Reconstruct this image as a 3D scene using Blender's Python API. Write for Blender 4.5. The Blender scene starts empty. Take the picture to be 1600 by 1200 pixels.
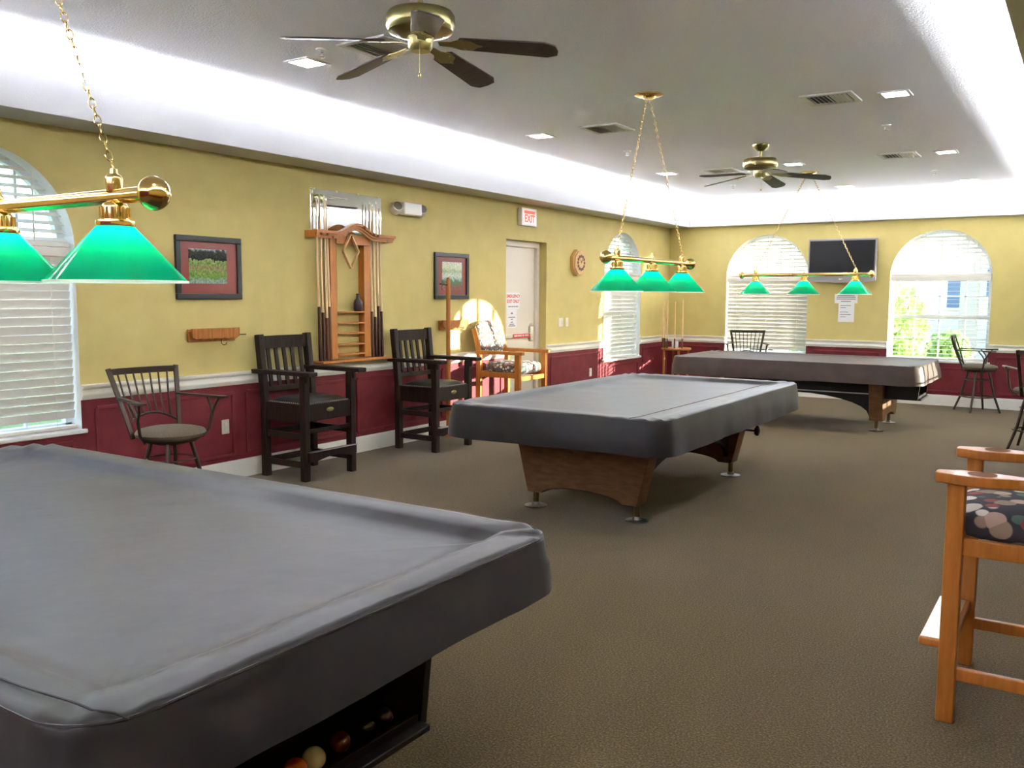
import bpy, bmesh, math, random
from mathutils import Vector, Matrix, Euler, noise
R = math.radians
PI = math.pi
S = bpy.context.scene
COL = S.collection
rnd = random.Random(7)

# ------------------------------------------------------------------ materials
def _nt(name):
    m = bpy.data.materials.new(name); m.use_nodes = True
    nt = m.node_tree; nt.nodes.clear()
    out = nt.nodes.new('ShaderNodeOutputMaterial')
    return m, nt, out
def N(nt, t, **kw):
    n = nt.nodes.new(t)
    for k, v in kw.items():
        if k in n.inputs.keys(): n.inputs[k].default_value = v
        else: setattr(n, k, v)
    return n
def c4(c): return (c[0], c[1], c[2], 1)
def ramp(nt, fac, stops, interp='LINEAR'):
    r = nt.nodes.new('ShaderNodeValToRGB'); e = r.color_ramp; e.interpolation = interp
    while len(e.elements) < len(stops): e.elements.new(.5)
    for el, (p, c) in zip(e.elements, stops): el.position = p; el.color = c4(c)
    nt.links.new(fac, r.inputs[0]); return r
def coords(nt, scale=(1, 1, 1)):
    tc = nt.nodes.new('ShaderNodeTexCoord'); mp = nt.nodes.new('ShaderNodeMapping')
    mp.inputs['Scale'].default_value = scale
    nt.links.new(tc.outputs['Object'], mp.inputs[0]); return mp.outputs[0]
def mat(name, col, rough=.5, metal=0, spec=.5, col2=None, nscale=8, stretch=(1, 1, 1), detail=4, lo=.35, hi=.65,
        bump=0, bscale=None, coat=0, sheen=0, emit=None, estr=0):
    m, nt, out = _nt(name)
    b = N(nt, 'ShaderNodeBsdfPrincipled', Roughness=rough, Metallic=metal)
    b.inputs['Specular IOR Level'].default_value = spec
    b.inputs['Base Color'].default_value = c4(col)
    b.inputs['Coat Weight'].default_value = coat
    b.inputs['Sheen Weight'].default_value = sheen
    if emit: b.inputs['Emission Color'].default_value = c4(emit); b.inputs['Emission Strength'].default_value = estr
    if col2 or bump: v = coords(nt, stretch)
    if col2:
        n = N(nt, 'ShaderNodeTexNoise', Scale=nscale, Detail=detail); nt.links.new(v, n.inputs['Vector'])
        r = ramp(nt, n.outputs['Fac'], [(lo, col), (hi, col2)]); nt.links.new(r.outputs[0], b.inputs['Base Color'])
    if bump:
        n2 = N(nt, 'ShaderNodeTexNoise', Scale=bscale or nscale, Detail=3); nt.links.new(v, n2.inputs['Vector'])
        bp = N(nt, 'ShaderNodeBump', Strength=bump, Distance=.01); nt.links.new(n2.outputs['Fac'], bp.inputs['Height'])
        nt.links.new(bp.outputs[0], b.inputs['Normal'])
    nt.links.new(b.outputs[0], out.inputs[0]); return m
def emission(name, col, s):
    m, nt, out = _nt(name); e = N(nt, 'ShaderNodeEmission', Strength=s); e.inputs[0].default_value = c4(col)
    nt.links.new(e.outputs[0], out.inputs[0]); return m
def glass_pane(name):
    m, nt, out = _nt(name)
    t = N(nt, 'ShaderNodeBsdfTransparent'); t.inputs[0].default_value = (.93, .97, .96, 1)
    g = N(nt, 'ShaderNodeBsdfGlossy', Roughness=.02); mx = N(nt, 'ShaderNodeMixShader'); mx.inputs[0].default_value = .06
    nt.links.new(t.outputs[0], mx.inputs[1]); nt.links.new(g.outputs[0], mx.inputs[2]); nt.links.new(mx.outputs[0], out.inputs[0]); return m
def translucent(name, col, tcol, tf=.6, gloss=.12, rough=.1):
    m, nt, out = _nt(name)
    d = N(nt, 'ShaderNodeBsdfDiffuse'); d.inputs[0].default_value = c4(col)
    t = N(nt, 'ShaderNodeBsdfTranslucent'); t.inputs[0].default_value = c4(tcol)
    mx = N(nt, 'ShaderNodeMixShader'); mx.inputs[0].default_value = tf
    nt.links.new(d.outputs[0], mx.inputs[1]); nt.links.new(t.outputs[0], mx.inputs[2])
    g = N(nt, 'ShaderNodeBsdfGlossy', Roughness=rough); m2 = N(nt, 'ShaderNodeMixShader'); m2.inputs[0].default_value = gloss
    nt.links.new(mx.outputs[0], m2.inputs[1]); nt.links.new(g.outputs[0], m2.inputs[2]); nt.links.new(m2.outputs[0], out.inputs[0]); return m

def carpet_mat():
    m, nt, out = _nt('carpet')
    v = coords(nt)
    n1 = N(nt, 'ShaderNodeTexNoise', Scale=130., Detail=4.); nt.links.new(v, n1.inputs['Vector'])
    r1 = ramp(nt, n1.outputs['Fac'], [(.33, (.066, .042, .016)), (.5, (.127, .087, .034)), (.68, (.218, .156, .068))])
    n2 = N(nt, 'ShaderNodeTexNoise', Scale=1.1, Detail=2.); nt.links.new(v, n2.inputs['Vector'])
    mx = N(nt, 'ShaderNodeMix', data_type='RGBA', blend_type='MULTIPLY'); mx.inputs[0].default_value = 1
    r2 = ramp(nt, n2.outputs['Fac'], [(.3, (.88, .88, .88)), (.7, (1, 1, 1))])
    nt.links.new(r1.outputs[0], mx.inputs[6]); nt.links.new(r2.outputs[0], mx.inputs[7])
    b = N(nt, 'ShaderNodeBsdfPrincipled', Roughness=.95); b.inputs['Specular IOR Level'].default_value = .1
    b.inputs['Sheen Weight'].default_value = .15
    nt.links.new(mx.outputs[2], b.inputs['Base Color'])
    bp = N(nt, 'ShaderNodeBump', Strength=.5, Distance=.006); nt.links.new(n1.outputs['Fac'], bp.inputs['Height'])
    nt.links.new(bp.outputs[0], b.inputs['Normal']); nt.links.new(b.outputs[0], out.inputs[0]); return m
def ball_fabric(name, scale, bg, stops):
    m, nt, out = _nt(name); v = coords(nt)
    vo = N(nt, 'ShaderNodeTexVoronoi', Scale=scale); nt.links.new(v, vo.inputs['Vector'])
    sp = nt.nodes.new('ShaderNodeSeparateColor'); nt.links.new(vo.outputs['Color'], sp.inputs[0])
    r = ramp(nt, sp.outputs[0], stops, 'CONSTANT')
    edge = ramp(nt, vo.outputs['Distance'], [(.52, (1, 1, 1)), (.58, (0, 0, 0))])
    mx = N(nt, 'ShaderNodeMix', data_type='RGBA'); mx.inputs[6].default_value = c4(bg)
    nt.links.new(edge.outputs[0], mx.inputs[0]); nt.links.new(r.outputs[0], mx.inputs[7])
    b = N(nt, 'ShaderNodeBsdfPrincipled', Roughness=.85); nt.links.new(mx.outputs[2], b.inputs['Base Color'])
    nt.links.new(b.outputs[0], out.inputs[0]); return m
def picture_print(name, stops, off=0.):
    # local y across the picture, local z up it
    m, nt, out = _nt(name)
    tc = nt.nodes.new('ShaderNodeTexCoord'); sx = nt.nodes.new('ShaderNodeSeparateXYZ'); nt.links.new(tc.outputs['Object'], sx.inputs[0])
    n = N(nt, 'ShaderNodeTexNoise', Scale=26., Detail=5.); nt.links.new(tc.outputs['Object'], n.inputs['Vector'])
    ma = N(nt, 'ShaderNodeMath', operation='MULTIPLY_ADD'); ma.inputs[1].default_value = .09; nt.links.new(n.outputs['Fac'], ma.inputs[0]); nt.links.new(sx.outputs[2], ma.inputs[2])
    mr = N(nt, 'ShaderNodeMapRange'); mr.inputs[1].default_value = -.08 + off; mr.inputs[2].default_value = .2 + off; nt.links.new(ma.outputs[0], mr.inputs[0])
    r = ramp(nt, mr.outputs[0], stops)
    n3 = N(nt, 'ShaderNodeTexNoise', Scale=60., Detail=4.); nt.links.new(tc.outputs['Object'], n3.inputs['Vector'])
    r3 = ramp(nt, n3.outputs['Fac'], [(.35, (.55, .55, .55)), (.65, (1.2, 1.2, 1.2))])
    mx = N(nt, 'ShaderNodeMix', data_type='RGBA', blend_type='MULTIPLY'); mx.inputs[0].default_value = 1
    nt.links.new(r.outputs[0], mx.inputs[6]); nt.links.new(r3.outputs[0], mx.inputs[7])
    b = N(nt, 'ShaderNodeBsdfPrincipled', Roughness=.12); nt.links.new(mx.outputs[2], b.inputs['Base Color']); nt.links.new(b.outputs[0], out.inputs[0]); return m
def siding_mat(name, col):
    m, nt, out = _nt(name)
    tc = nt.nodes.new('ShaderNodeTexCoord'); sx = nt.nodes.new('ShaderNodeSeparateXYZ'); nt.links.new(tc.outputs['Object'], sx.inputs[0])
    w = N(nt, 'ShaderNodeMath', operation='FRACT'); mu = N(nt, 'ShaderNodeMath', operation='MULTIPLY'); mu.inputs[1].default_value = 7.
    nt.links.new(sx.outputs[2], mu.inputs[0]); nt.links.new(mu.outputs[0], w.inputs[0])
    b = N(nt, 'ShaderNodeBsdfPrincipled', Roughness=.7); b.inputs['Base Color'].default_value = c4(col)
    bp = N(nt, 'ShaderNodeBump', Strength=.8, Distance=.03); nt.links.new(w.outputs[0], bp.inputs['Height']); nt.links.new(bp.outputs[0], b.inputs['Normal'])
    nt.links.new(b.outputs[0], out.inputs[0]); return m

OAK = dict(rough=.38, spec=.4, col2=(.52, .185, .03), nscale=6, stretch=(9, 9, 1), detail=6, coat=.05)
M = {
 'olive': mat('wall_paint_olive', (.56, .46, .158), .75, col2=(.60, .495, .172), nscale=5, bump=.25, bscale=160),
 'burgundy': mat('wall_paint_burgundy', (.185, .024, .031), .6, spec=.25, col2=(.225, .031, .039), nscale=7, detail=5, bump=.12, bscale=60),
 'cream': mat('cream_trim_paint', (.87, .85, .76), .4),
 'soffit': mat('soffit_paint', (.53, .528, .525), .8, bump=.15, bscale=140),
 'ceiling': mat('ceiling_texture_paint', (.87, .875, .93), .9, bump=.6, bscale=90),
 'white': mat('white_paint', (.86, .86, .84), .45),
 'vinyl': mat('white_vinyl', (.82, .84, .86), .4),
 'slat': mat('blind_slat_white', (.72, .68, .60), .45),
 'carpet': carpet_mat(),
 'outer': mat('outside_stucco', (.7, .68, .62), .9),
 'glass': glass_pane('window_glass'),
 'brass': mat('polished_brass', (.83, .60, .22), .16, 1),
 'abrass': mat('antique_brass', (.40, .35, .15), .3, 1),
 'chrome': mat('chrome', (.75, .75, .75), .2, 1),
 'alu': mat('brushed_aluminium', (.62, .60, .56), .35, 1),
 'shade': translucent('green_cased_glass', (.0, .36, .22), (.0, .80, .47), .6, .06, .08),
 'rim': translucent('white_glass_rim', (.9, .95, .92), (.9, 1, .95), .6, .08),
 'bulb': emission('lamp_bulb_light', (1, .95, .86), 52),
 'lens': emission('downlight_lens_light', (.98, .98, 1), 32),
 'cover': mat('black_vinyl_cover', (.017, .015, .017), .40, spec=.27, col2=(.025, .021, .022), nscale=5, bump=.3, bscale=4, sheen=.14),
 'coverbrown': mat('brown_vinyl_cover', (.070, .048, .040), .48, spec=.27, col2=(.09, .062, .052), nscale=5, bump=.35, bscale=5),
 'seam': mat('cover_seam_piping', (.03, .022, .026), .4),
 'redseam': mat('dark_red_seam', (.09, .02, .02), .5),
 'tablewood': mat('table_walnut', (.14, .066, .028), .42, spec=.3, col2=(.205, .102, .046), nscale=5, stretch=(2, 2, 8), detail=6),
 'tabledark': mat('table_dark_laminate', (.016, .013, .012), .5, spec=.2),
 'oak': mat('honey_oak', (.41, .135, .019), **OAK),
 'oakdark': mat('honey_oak_board', (.36, .115, .017), **OAK),
 'oaklight': mat('light_oak', (.60, .36, .13), .4, col2=(.70, .44, .18), nscale=8, stretch=(6, 6, 1), detail=5),
 'dark': mat('espresso_wood', (.018, .009, .0065), .5, spec=.2, col2=(.034, .018, .013), nscale=6, stretch=(8, 8, 1), detail=6),
 'leather': mat('black_leather', (.012, .012, .013), .36, bump=.2, bscale=120),
 'nails': mat('antique_nail_heads', (.6, .55, .45), .3, 1),
 'bronze': mat('bronze_metal', (.085, .062, .048), .38, .75),
 'seatfabric': mat('taupe_seat_fabric', (.12, .092, .06), .9, col2=(.16, .125, .082), nscale=90, bump=.2, bscale=200),
 'frame': mat('black_picture_frame', (.018, .016, .017), .35),
 'matboard': mat('burgundy_mat_board', (.25, .055, .05), .25),
 'mirror': mat('mirror_glass', (.88, .90, .88), .01, 1),
 'shaft': mat('maple_cue_shaft', (.72, .50, .24), .3, coat=.3),
 'butt': mat('dark_cue_butt', (.055, .011, .012), .22, coat=.4),
 'buttbrown': mat('brown_cue_butt', (.13, .045, .02), .25, coat=.4),
 'tip': mat('white_cue_ferrule', (.85, .83, .75), .4),
 'purple': mat('dark_stoneware', (.055, .030, .034), .35),
 'plastic': mat('white_plastic', (.80, .78, .74), .4),
 'greyplastic': mat('grey_plastic', (.30, .29, .30), .4),
 'ivory': mat('ivory_plastic', (.78, .73, .60), .4),
 'exitred': emission('exit_letter_glow', (1, .10, .07), 1.3),
 'exitface': mat('exit_sign_face', (.85, .70, .68), .4, emit=(1, .75, .72), estr=.35),
 'paper': mat('white_paper', (.82, .81, .80), .7),
 'ink': mat('grey_print', (.25, .25, .29), .7),
 'redink': mat('red_print', (.75, .10, .06), .6),
 'redlabel': mat('red_push_label', (.70, .055, .035), .4),
 'doorpaint': mat('door_paint_almond', (.74, .68, .57), .45),
 'screen': mat('black_tv_screen', (.012, .011, .012), .3, spec=.2),
 'bezel': mat('grey_tv_bezel', (.24, .22, .23), .35),
 'fanblade': mat('dark_fan_blade', (.055, .036, .032), .40, col2=(.085, .055, .047), nscale=5, stretch=(2, 10, 2)),
 'vent': mat('vent_enamel', (.66, .65, .62), .45),
 'ventdark': mat('vent_throat', (.05, .05, .05), .8),
 'fabric': ball_fabric('billiard_print_fabric', 15, (.045, .04, .055), [(0, (.62, .56, .50)), (.16, (.30, .07, .06)), (.3, (.09, .08, .15)), (.44, (.72, .68, .62)), (.6, (.32, .24, .17)), (.74, (.10, .16, .14)), (.87, (.50, .35, .30))]),
 'fabric2': ball_fabric('floral_print_fabric', 34, (.10, .095, .085), [(0, (.74, .68, .58)), (.2, (.38, .12, .08)), (.32, (.15, .19, .17)), (.5, (.80, .76, .68)), (.68, (.45, .26, .16)), (.82, (.13, .13, .17))]),
 'golf': picture_print('golf_landscape_print', [(0, (.30, .36, .34)), (.16, (.16, .30, .06)), (.3, (.24, .33, .09)), (.42, (.30, .26, .13)), (.55, (.19, .33, .08)), (.60, (.35, .45, .18)), (.63, (.025, .03, .028)), (.86, (.07, .08, .075)), (.93, (.55, .57, .60))]),
 'golf2': picture_print('hilly_landscape_print', [(0, (.28, .08, .07)), (.2, (.07, .16, .09)), (.38, (.55, .60, .55)), (.5, (.55, .60, .45)), (.6, (.30, .38, .22)), (.7, (.62, .66, .45)), (.9, (.70, .72, .60))], .01),
 'leaf': translucent('shrub_leaf', (.32, .45, .17), (.50, .66, .22), .5, .04, .3),
 'stem': mat('shrub_stem', (.10, .07, .04), .9),
 'lawn': mat('lawn_grass', (.12, .20, .05), .9, col2=(.2, .27, .08), nscale=3),
 'pave': mat('outside_concrete', (.5, .48, .45), .9),
 'siding': siding_mat('house_siding', (.86, .81, .72)),
 'bluegrey': mat('blue_grey_paint', (.10, .16, .27), .5),
 'blueglass': mat('outside_window_glass', (.14, .22, .34), .12),
 'carpaint': mat('white_car_paint', (.8, .8, .8), .2, coat=.6),
 'tyre': mat('tyre_rubber', (.02, .02, .02), .8),
 'cupwell': mat('cup_well_oak', (.20, .085, .025), .7, spec=.15),
 'footplate': mat('pale_metal_plate', (.72, .70, .56), .3, 1),
 'disc': mat('dull_steel_disc', (.30, .29, .27), .45, 1),
 'column': mat('beige_column_paint', (.52, .45, .36), .7),
 'footmetal': mat('dark_foot_brass', (.20, .14, .065), .4, 1),
 'clockdark': mat('clock_dark_inlay', (.10, .03, .016), .4),
}
BALLM = {k: mat('ball_' + k, c, .12, coat=.6) for k, c in dict(cream=(.70, .62, .42), orange=(.62, .11, .02), maroon=(.10, .022, .018), navy=(.015, .02, .07), yellow=(.70, .42, .06), black=(.01, .01, .012)).items()}

# ------------------------------------------------------------------ mesh helpers
def rotm(a=0, b=0, c=0): return Euler((a, b, c)).to_matrix().to_4x4()
class MB:
    def __init__(s): s.bm = bmesh.new(); s.fm = []
    def _add(s, bm2, Mx=None, mi=0):
        if Mx is not None: bmesh.ops.transform(bm2, matrix=Mx, verts=bm2.verts)
        me = bpy.data.meshes.new('tmp'); bm2.to_mesh(me); bm2.free()
        n = len(s.bm.faces); s.bm.from_mesh(me); bpy.data.meshes.remove(me)
        s.bm.faces.ensure_lookup_table()
        for f in s.bm.faces[n:]: f.material_index = mi
        return s
    def box(s, c, d, bev=0, rot=None, mi=0):
        b = bmesh.new(); bmesh.ops.create_cube(b, size=1)
        bmesh.ops.transform(b, matrix=Matrix.Diagonal((d[0], d[1], d[2], 1)), verts=b.verts)
        if bev: bmesh.ops.bevel(b, geom=b.edges[:], offset=min(bev, min(d) * .45), segments=2, affect='EDGES', profile=.5)
        return s._add(b, Matrix.Translation(c) @ (rot if rot is not None else Matrix()), mi)
    def bar(s, p0, p1, w, h, bev=0, up=(0, 0, 1), mi=0):
        p0, p1 = Vector(p0), Vector(p1); d = p1 - p0; L = d.length; x = d.normalized(); u = Vector(up)
        y = u.cross(x)
        if y.length < 1e-4: y = Vector((0, 1, 0)).cross(x)
        y.normalize(); z = x.cross(y)
        m = Matrix((x, y, z)).transposed().to_4x4()
        return s.box((p0 + p1) / 2, (L, w, h), bev, m, mi)
    def tube(s, pts, r, n=8, closed=False, mi=0):
        pts = [Vector(p) for p in pts]; k = len(pts); rs = r if isinstance(r, (list, tuple)) else [r] * k
        b = bmesh.new(); rings = []; ref = None
        for i, p in enumerate(pts):
            if closed: t = pts[(i + 1) % k] - pts[i - 1]
            else: t = pts[min(i + 1, k - 1)] - pts[max(i - 1, 0)]
            t.normalize()
            if ref is None:
                ref = t.orthogonal().normalized()
            ref = (ref - t * ref.dot(t))
            if ref.length < 1e-5: ref = t.orthogonal()
            ref.normalize(); q = t.cross(ref)
            rings.append([b.verts.new(p + (ref * math.cos(2 * PI * j / n) + q * math.sin(2 * PI * j / n)) * rs[i]) for j in range(n)])
        for i in range(k if closed else k - 1):
            A, B = rings[i], rings[(i + 1) % k]
            for j in range(n): b.faces.new((A[j], A[(j + 1) % n], B[(j + 1) % n], B[j]))
        if not closed:
            b.faces.new(rings[0][::-1]); b.faces.new(rings[-1])
        return s._add(b, None, mi)
    def cyl(s, p0, p1, r0, r1=None, n=16, mi=0): return s.tube([p0, p1], [r0, r0 if r1 is None else r1], n, False, mi)
    def lathe(s, prof, c=(0, 0, 0), n=24, rot=None, cap=True, mi=0, sx=1, sy=1):
        b = bmesh.new(); rings = []
        for r, z in prof: rings.append([b.verts.new((r * math.cos(2 * PI * j / n) * sx, r * math.sin(2 * PI * j / n) * sy, z)) for j in range(n)])
        for A, B in zip(rings, rings[1:]):
            for j in range(n): b.faces.new((A[j], A[(j + 1) % n], B[(j + 1) % n], B[j]))
        if cap:
            if prof[0][0] > 1e-5: b.faces.new(rings[0][::-1])
            if prof[-1][0] > 1e-5: b.faces.new(rings[-1])
        bmesh.ops.remove_doubles(b, verts=b.verts, dist=1e-6)
        return s._add(b, Matrix.Translation(c) @ (rot if rot is not None else Matrix()), mi)
    def prism(s, poly, t0, t1, Mx=None, bev=0, mi=0):   # polygon in local XY, extruded along local Z
        b = bmesh.new()
        A = [b.verts.new((x, y, t0)) for x, y in poly]; B = [b.verts.new((x, y, t1)) for x, y in poly]; k = len(poly)
        b.faces.new(A[::-1]); b.faces.new(B)
        for i in range(k): b.faces.new((A[i], A[(i + 1) % k], B[(i + 1) % k], B[i]))
        bmesh.ops.recalc_face_normals(b, faces=b.faces)
        if bev: bmesh.ops.bevel(b, geom=b.edges[:], offset=bev, segments=1, affect='EDGES')
        return s._add(b, Mx, mi)
    def ball(s, c, r, seg=20, sc=(1, 1, 1), mi=0):
        b = bmesh.new(); bmesh.ops.create_uvsphere(b, u_segments=seg, v_segments=seg // 2 + 2, radius=r)
        return s._add(b, Matrix.Translation(c) @ Matrix.Diagonal((sc[0], sc[1], sc[2], 1)), mi)
    def quads(s, faces, mi=0):
        for f in faces:
            ff = s.bm.faces.new([s.bm.verts.new(p) for p in f]); ff.material_index = mi
        return s
    def build(s, name, m, parent=None, kind=None, smooth=True, recalc=True):
        if recalc: bmesh.ops.recalc_face_normals(s.bm, faces=s.bm.faces)
        me = bpy.data.meshes.new(name); s.bm.to_mesh(me); s.bm.free()
        for x in (m if isinstance(m, (list, tuple)) else [m]): me.materials.append(x)
        if smooth:
            me.polygons.foreach_set('use_smooth', [True] * len(me.polygons)); me.set_sharp_from_angle(angle=R(50))
        o = bpy.data.objects.new(name, me); COL.objects.link(o)
        if smooth:
            wn = o.modifiers.new('weighted_normal', 'WEIGHTED_NORMAL'); wn.keep_sharp = True
        if parent is not None: o.parent = parent
        if kind: o['kind'] = kind
        return o
XZ = Matrix(((1, 0, 0, 0), (0, 0, -1, 0), (0, 1, 0, 0), (0, 0, 0, 1)))          # local XY -> world XZ, local Z -> -Y
YZ = Matrix(((0, 0, 1, 0), (1, 0, 0, 0), (0, 1, 0, 0), (0, 0, 0, 1)))           # local XY -> world YZ, local Z -> +X
def tag(o, label, cat, group=None):
    o['label'] = label; o['category'] = cat
    if group: o['group'] = group
    return o
def thing(name, label, cat, loc=(0, 0, 0), rz=0, group=None):
    o = bpy.data.objects.new(name, None); COL.objects.link(o); o.empty_display_size = .1
    o.location = loc; o.rotation_euler = (0, 0, rz); return tag(o, label, cat, group)
def dup(root, loc, rz=0, label=None, group=None):
    r = root.copy(); COL.objects.link(r); r.location = loc; r.rotation_euler = (0, 0, rz)
    if label: r['label'] = label
    if group: r['group'] = group
    def rec(a, b):
        for ch in list(a.children):
            c = ch.copy(); COL.objects.link(c); c.parent = b; rec(ch, c)
    rec(root, r); return r
def text_mesh(name, body, size, m, parent, Mx, depth=.0015):
    cu = bpy.data.curves.new(name, 'FONT'); cu.body = body; cu.size = size; cu.align_x = 'CENTER'; cu.align_y = 'CENTER'; cu.extrude = depth; cu.offset = size * .03
    o = bpy.data.objects.new(name, cu); COL.objects.link(o)
    dg = bpy.context.evaluated_depsgraph_get(); me = bpy.data.meshes.new_from_object(o.evaluated_get(dg))
    bpy.data.objects.remove(o); bpy.data.curves.remove(cu)
    me.transform(Mx); me.materials.clear(); me.materials.append(m)
    q = bpy.data.objects.new(name, me); COL.objects.link(q); q.parent = parent; return q
ON_LEFT = Matrix(((0, 0, 1, 0), (1, 0, 0, 0), (0, 1, 0, 0), (0, 0, 0, 1)))       # text facing +x: reads along +y
ON_BACK = Matrix(((1, 0, 0, 0), (0, 0, -1, 0), (0, 1, 0, 0), (0, 0, 0, 1)))      # text facing -y: reads along +x

# ------------------------------------------------------------------ the room
LX, RX, BY, FY = 0., 6.4, 13.65, -3.0
HW, HC = 2.585, 2.96
def wall(name, u0, u1, H, ops, thick, f):
    mb = MB(); V = .82
    def rect(a, b, c, d, w, mi):
        if b - a > 1e-6 and d - c > 1e-6: mb.quads([[f(a, c, w), f(b, c, w), f(b, d, w), f(a, d, w)]], mi)
    for w in (0, thick):
        ou = 0 if w == 0 else 2; lo = 1 if w == 0 else 2
        x = u0
        for o in ops + [dict(u0=u1, u1=u1, v0=0, v1=0)]:
            rect(x, o['u0'], 0, V, w, lo); rect(x, o['u0'], V, H, w, ou); x = o['u1']
            if o['u1'] > o['u0']:
                rect(o['u0'], o['u1'], 0, min(o['v0'], V), w, lo)
                top = arch(o)
                for (ua, va), (ub, vb) in zip(top, top[1:]): mb.quads([[f(ua, va, w), f(ub, vb, w), f(ub, H, w), f(ua, H, w)]], ou)
    for o in ops:
        loop = [(o['u0'], o['v0'])] + arch(o) + [(o['u1'], o['v0'])]
        mi = o.get('jamb', 3)
        for a, b in zip(loop, loop[1:]): mb.quads([[f(a[0], a[1], 0), f(b[0], b[1], 0), f(b[0], b[1], thick), f(a[0], a[1], thick)]], mi)
        if o['v0'] > 0: mb.quads([[f(o['u0'], o['v0'], 0), f(o['u1'], o['v0'], 0), f(o['u1'], o['v0'], thick), f(o['u0'], o['v0'], thick)]], mi)
    return mb.build(name, [M['olive'], M['burgundy'], M['outer'], M['white']], None, 'structure', smooth=False, recalc=False)
def arch(o, n=28, inset=0.):
    a, b, v, h = o['u0'] + inset, o['u1'] - inset, o['v1'], o.get('h', 0) - inset
    if h <= 0: return [(a, v), (b, v)]
    return [((a + b) / 2 - (b - a) / 2 * math.cos(PI * i / n), v + h * math.sin(PI * i / n)) for i in range(n + 1)]
fL = lambda u, v, w: (LX - w, u, v)
fB = lambda u, v, w: (u, BY + w, v)
fR = lambda u, v, w: (RX + w, u, v)
fF = lambda u, v, w: (u, FY - w, v)
W1 = dict(u0=2.29, u1=3.51, v0=.56, v1=1.81, h=.61)
W2 = dict(u0=11.35, u1=12.57, v0=.58, v1=1.80, h=.61)
WB1 = dict(u0=.965, u1=2.225, v0=.62, v1=1.80, h=.63)
WB2 = dict(u0=3.365, u1=4.65, v0=.62, v1=1.80, h=.63)
WR1 = dict(u0=11.35, u1=12.6, v0=.60, v1=1.84, h=.62)
DOOR = dict(u0=8.82, u1=9.75, v0=0, v1=2.155, jamb=0)
wall('wall_left', FY, BY + .2, HW, [W1, DOOR, W2], .2, fL)
wall('wall_back', LX - .2, RX + .2, HW, [WB1, WB2], .2, fB)
wall('wall_right', FY, BY + .2, HW, [WR1], .2, fR)
wall('wall_front', LX - .2, RX + .2, HW, [], .2, fF).data.materials[0] = M['burgundy']
MB().box(((LX + RX) / 2, (FY + BY) / 2, -.05), (RX - LX + .5, BY - FY + .5, .1)).build('floor', M['carpet'], None, 'structure', smooth=False)
cx0, cx1, cy0, cy1 = LX - .32, RX + .32, FY - .32, BY + .42
mb = MB(); mb.box(((cx0 + cx1) / 2, (cy0 + cy1) / 2, HC + .05), (cx1 - cx0, cy1 - cy0, .1))
mb.box((cx0 - .02, (cy0 + cy1) / 2, 2.8), (.04, cy1 - cy0, .44)); mb.box((cx1 + .02, (cy0 + cy1) / 2, 2.8), (.04, cy1 - cy0, .44))
mb.box(((cx0 + cx1) / 2, cy0 - .02, 2.8), (cx1 - cx0, .04, .44)); mb.box(((cx0 + cx1) / 2, cy1 + .02, 2.8), (cx1 - cx0, .04, .44))
mb.build('ceiling', M['ceiling'], None, 'structure', smooth=False)
# light-cove soffits: a trough with an upstand lip on all four sides
LIPL, LIPR, LIPB, LIPF = .37, 5.45, 13.53, -2.63
def soffit(name, inner, outer, along0, along1, Mx):
    s = 1 if inner > outer else -1
    poly = [(outer, HW), (inner, HW), (inner, 2.82), (inner - s * .03, 2.82), (inner - s * .03, HW + .045), (outer, HW + .045)]
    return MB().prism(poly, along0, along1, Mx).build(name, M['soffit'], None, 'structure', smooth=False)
SXZ = Matrix(((1, 0, 0, 0), (0, 0, 1, 0), (0, 1, 0, 0), (0, 0, 0, 1)))            # (x,z) section swept along y
SYZ = Matrix(((0, 0, 1, 0), (1, 0, 0, 0), (0, 1, 0, 0), (0, 0, 0, 1)))            # (y,z) section swept along x
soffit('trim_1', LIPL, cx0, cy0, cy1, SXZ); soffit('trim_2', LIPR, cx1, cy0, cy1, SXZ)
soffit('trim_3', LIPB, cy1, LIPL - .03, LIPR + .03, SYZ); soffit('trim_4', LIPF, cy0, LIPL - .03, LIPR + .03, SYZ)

# baseboards, chair rails, wainscot picture-frame mouldings
RAIL = [(0, .765), (.012, .765), (.016, .782), (.026, .79), (.028, .806), (.020, .815), (.020, .835), (.034, .845), (.040, .856), (.040, .87), (0, .87)]
BASE = [(0, 0), (.016, 0), (.016, .128), (.010, .150), (0, .150)]
LSEG = [(FY, 2.29), (3.51, 8.82), (9.75, 11.35), (12.57, BY)]
BSEG = [(LX, .965), (2.225, 3.365), (4.65, RX)]
PL = Matrix(((1, 0, 0, 0), (0, 0, 1, 0), (0, 1, 0, 0), (0, 0, 0, 1)))
PB = Matrix(((0, 0, 1, 0), (-1, 0, 0, BY), (0, 1, 0, 0), (0, 0, 0, 1)))
def runs(name, poly, segs, Mx, m):
    mb = MB()
    for a, b in segs: mb.prism(poly, a, b, Mx)
    return mb.build(name, m, None, 'structure')
runs('trim_5', RAIL, LSEG, PL, M['cream']); runs('trim_6', RAIL, BSEG, PB, M['cream'])
runs('baseboard_left', BASE, [(FY, 8.82), (9.75, BY)], PL, M['cream']); runs('baseboard_back', BASE, [(LX + .017, RX)], PB, M['cream'])
def panel_mould(name, rects, f):
    mb = MB(); w, d = .028, .014
    for a, b, c, e in rects:
        for (p, q) in (((a, c), (b, c)), ((b, c), (b, e)), ((b, e), (a, e)), ((a, e), (a, c))):
            mb.bar(f(p[0], p[1], -.007), f(q[0], q[1], -.007), w, d, .004, up=Vector(f(0, 0, -1)) - Vector(f(0, 0, 0)))
    return mb.build(name, M['burgundy'], None, 'structure')
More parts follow.
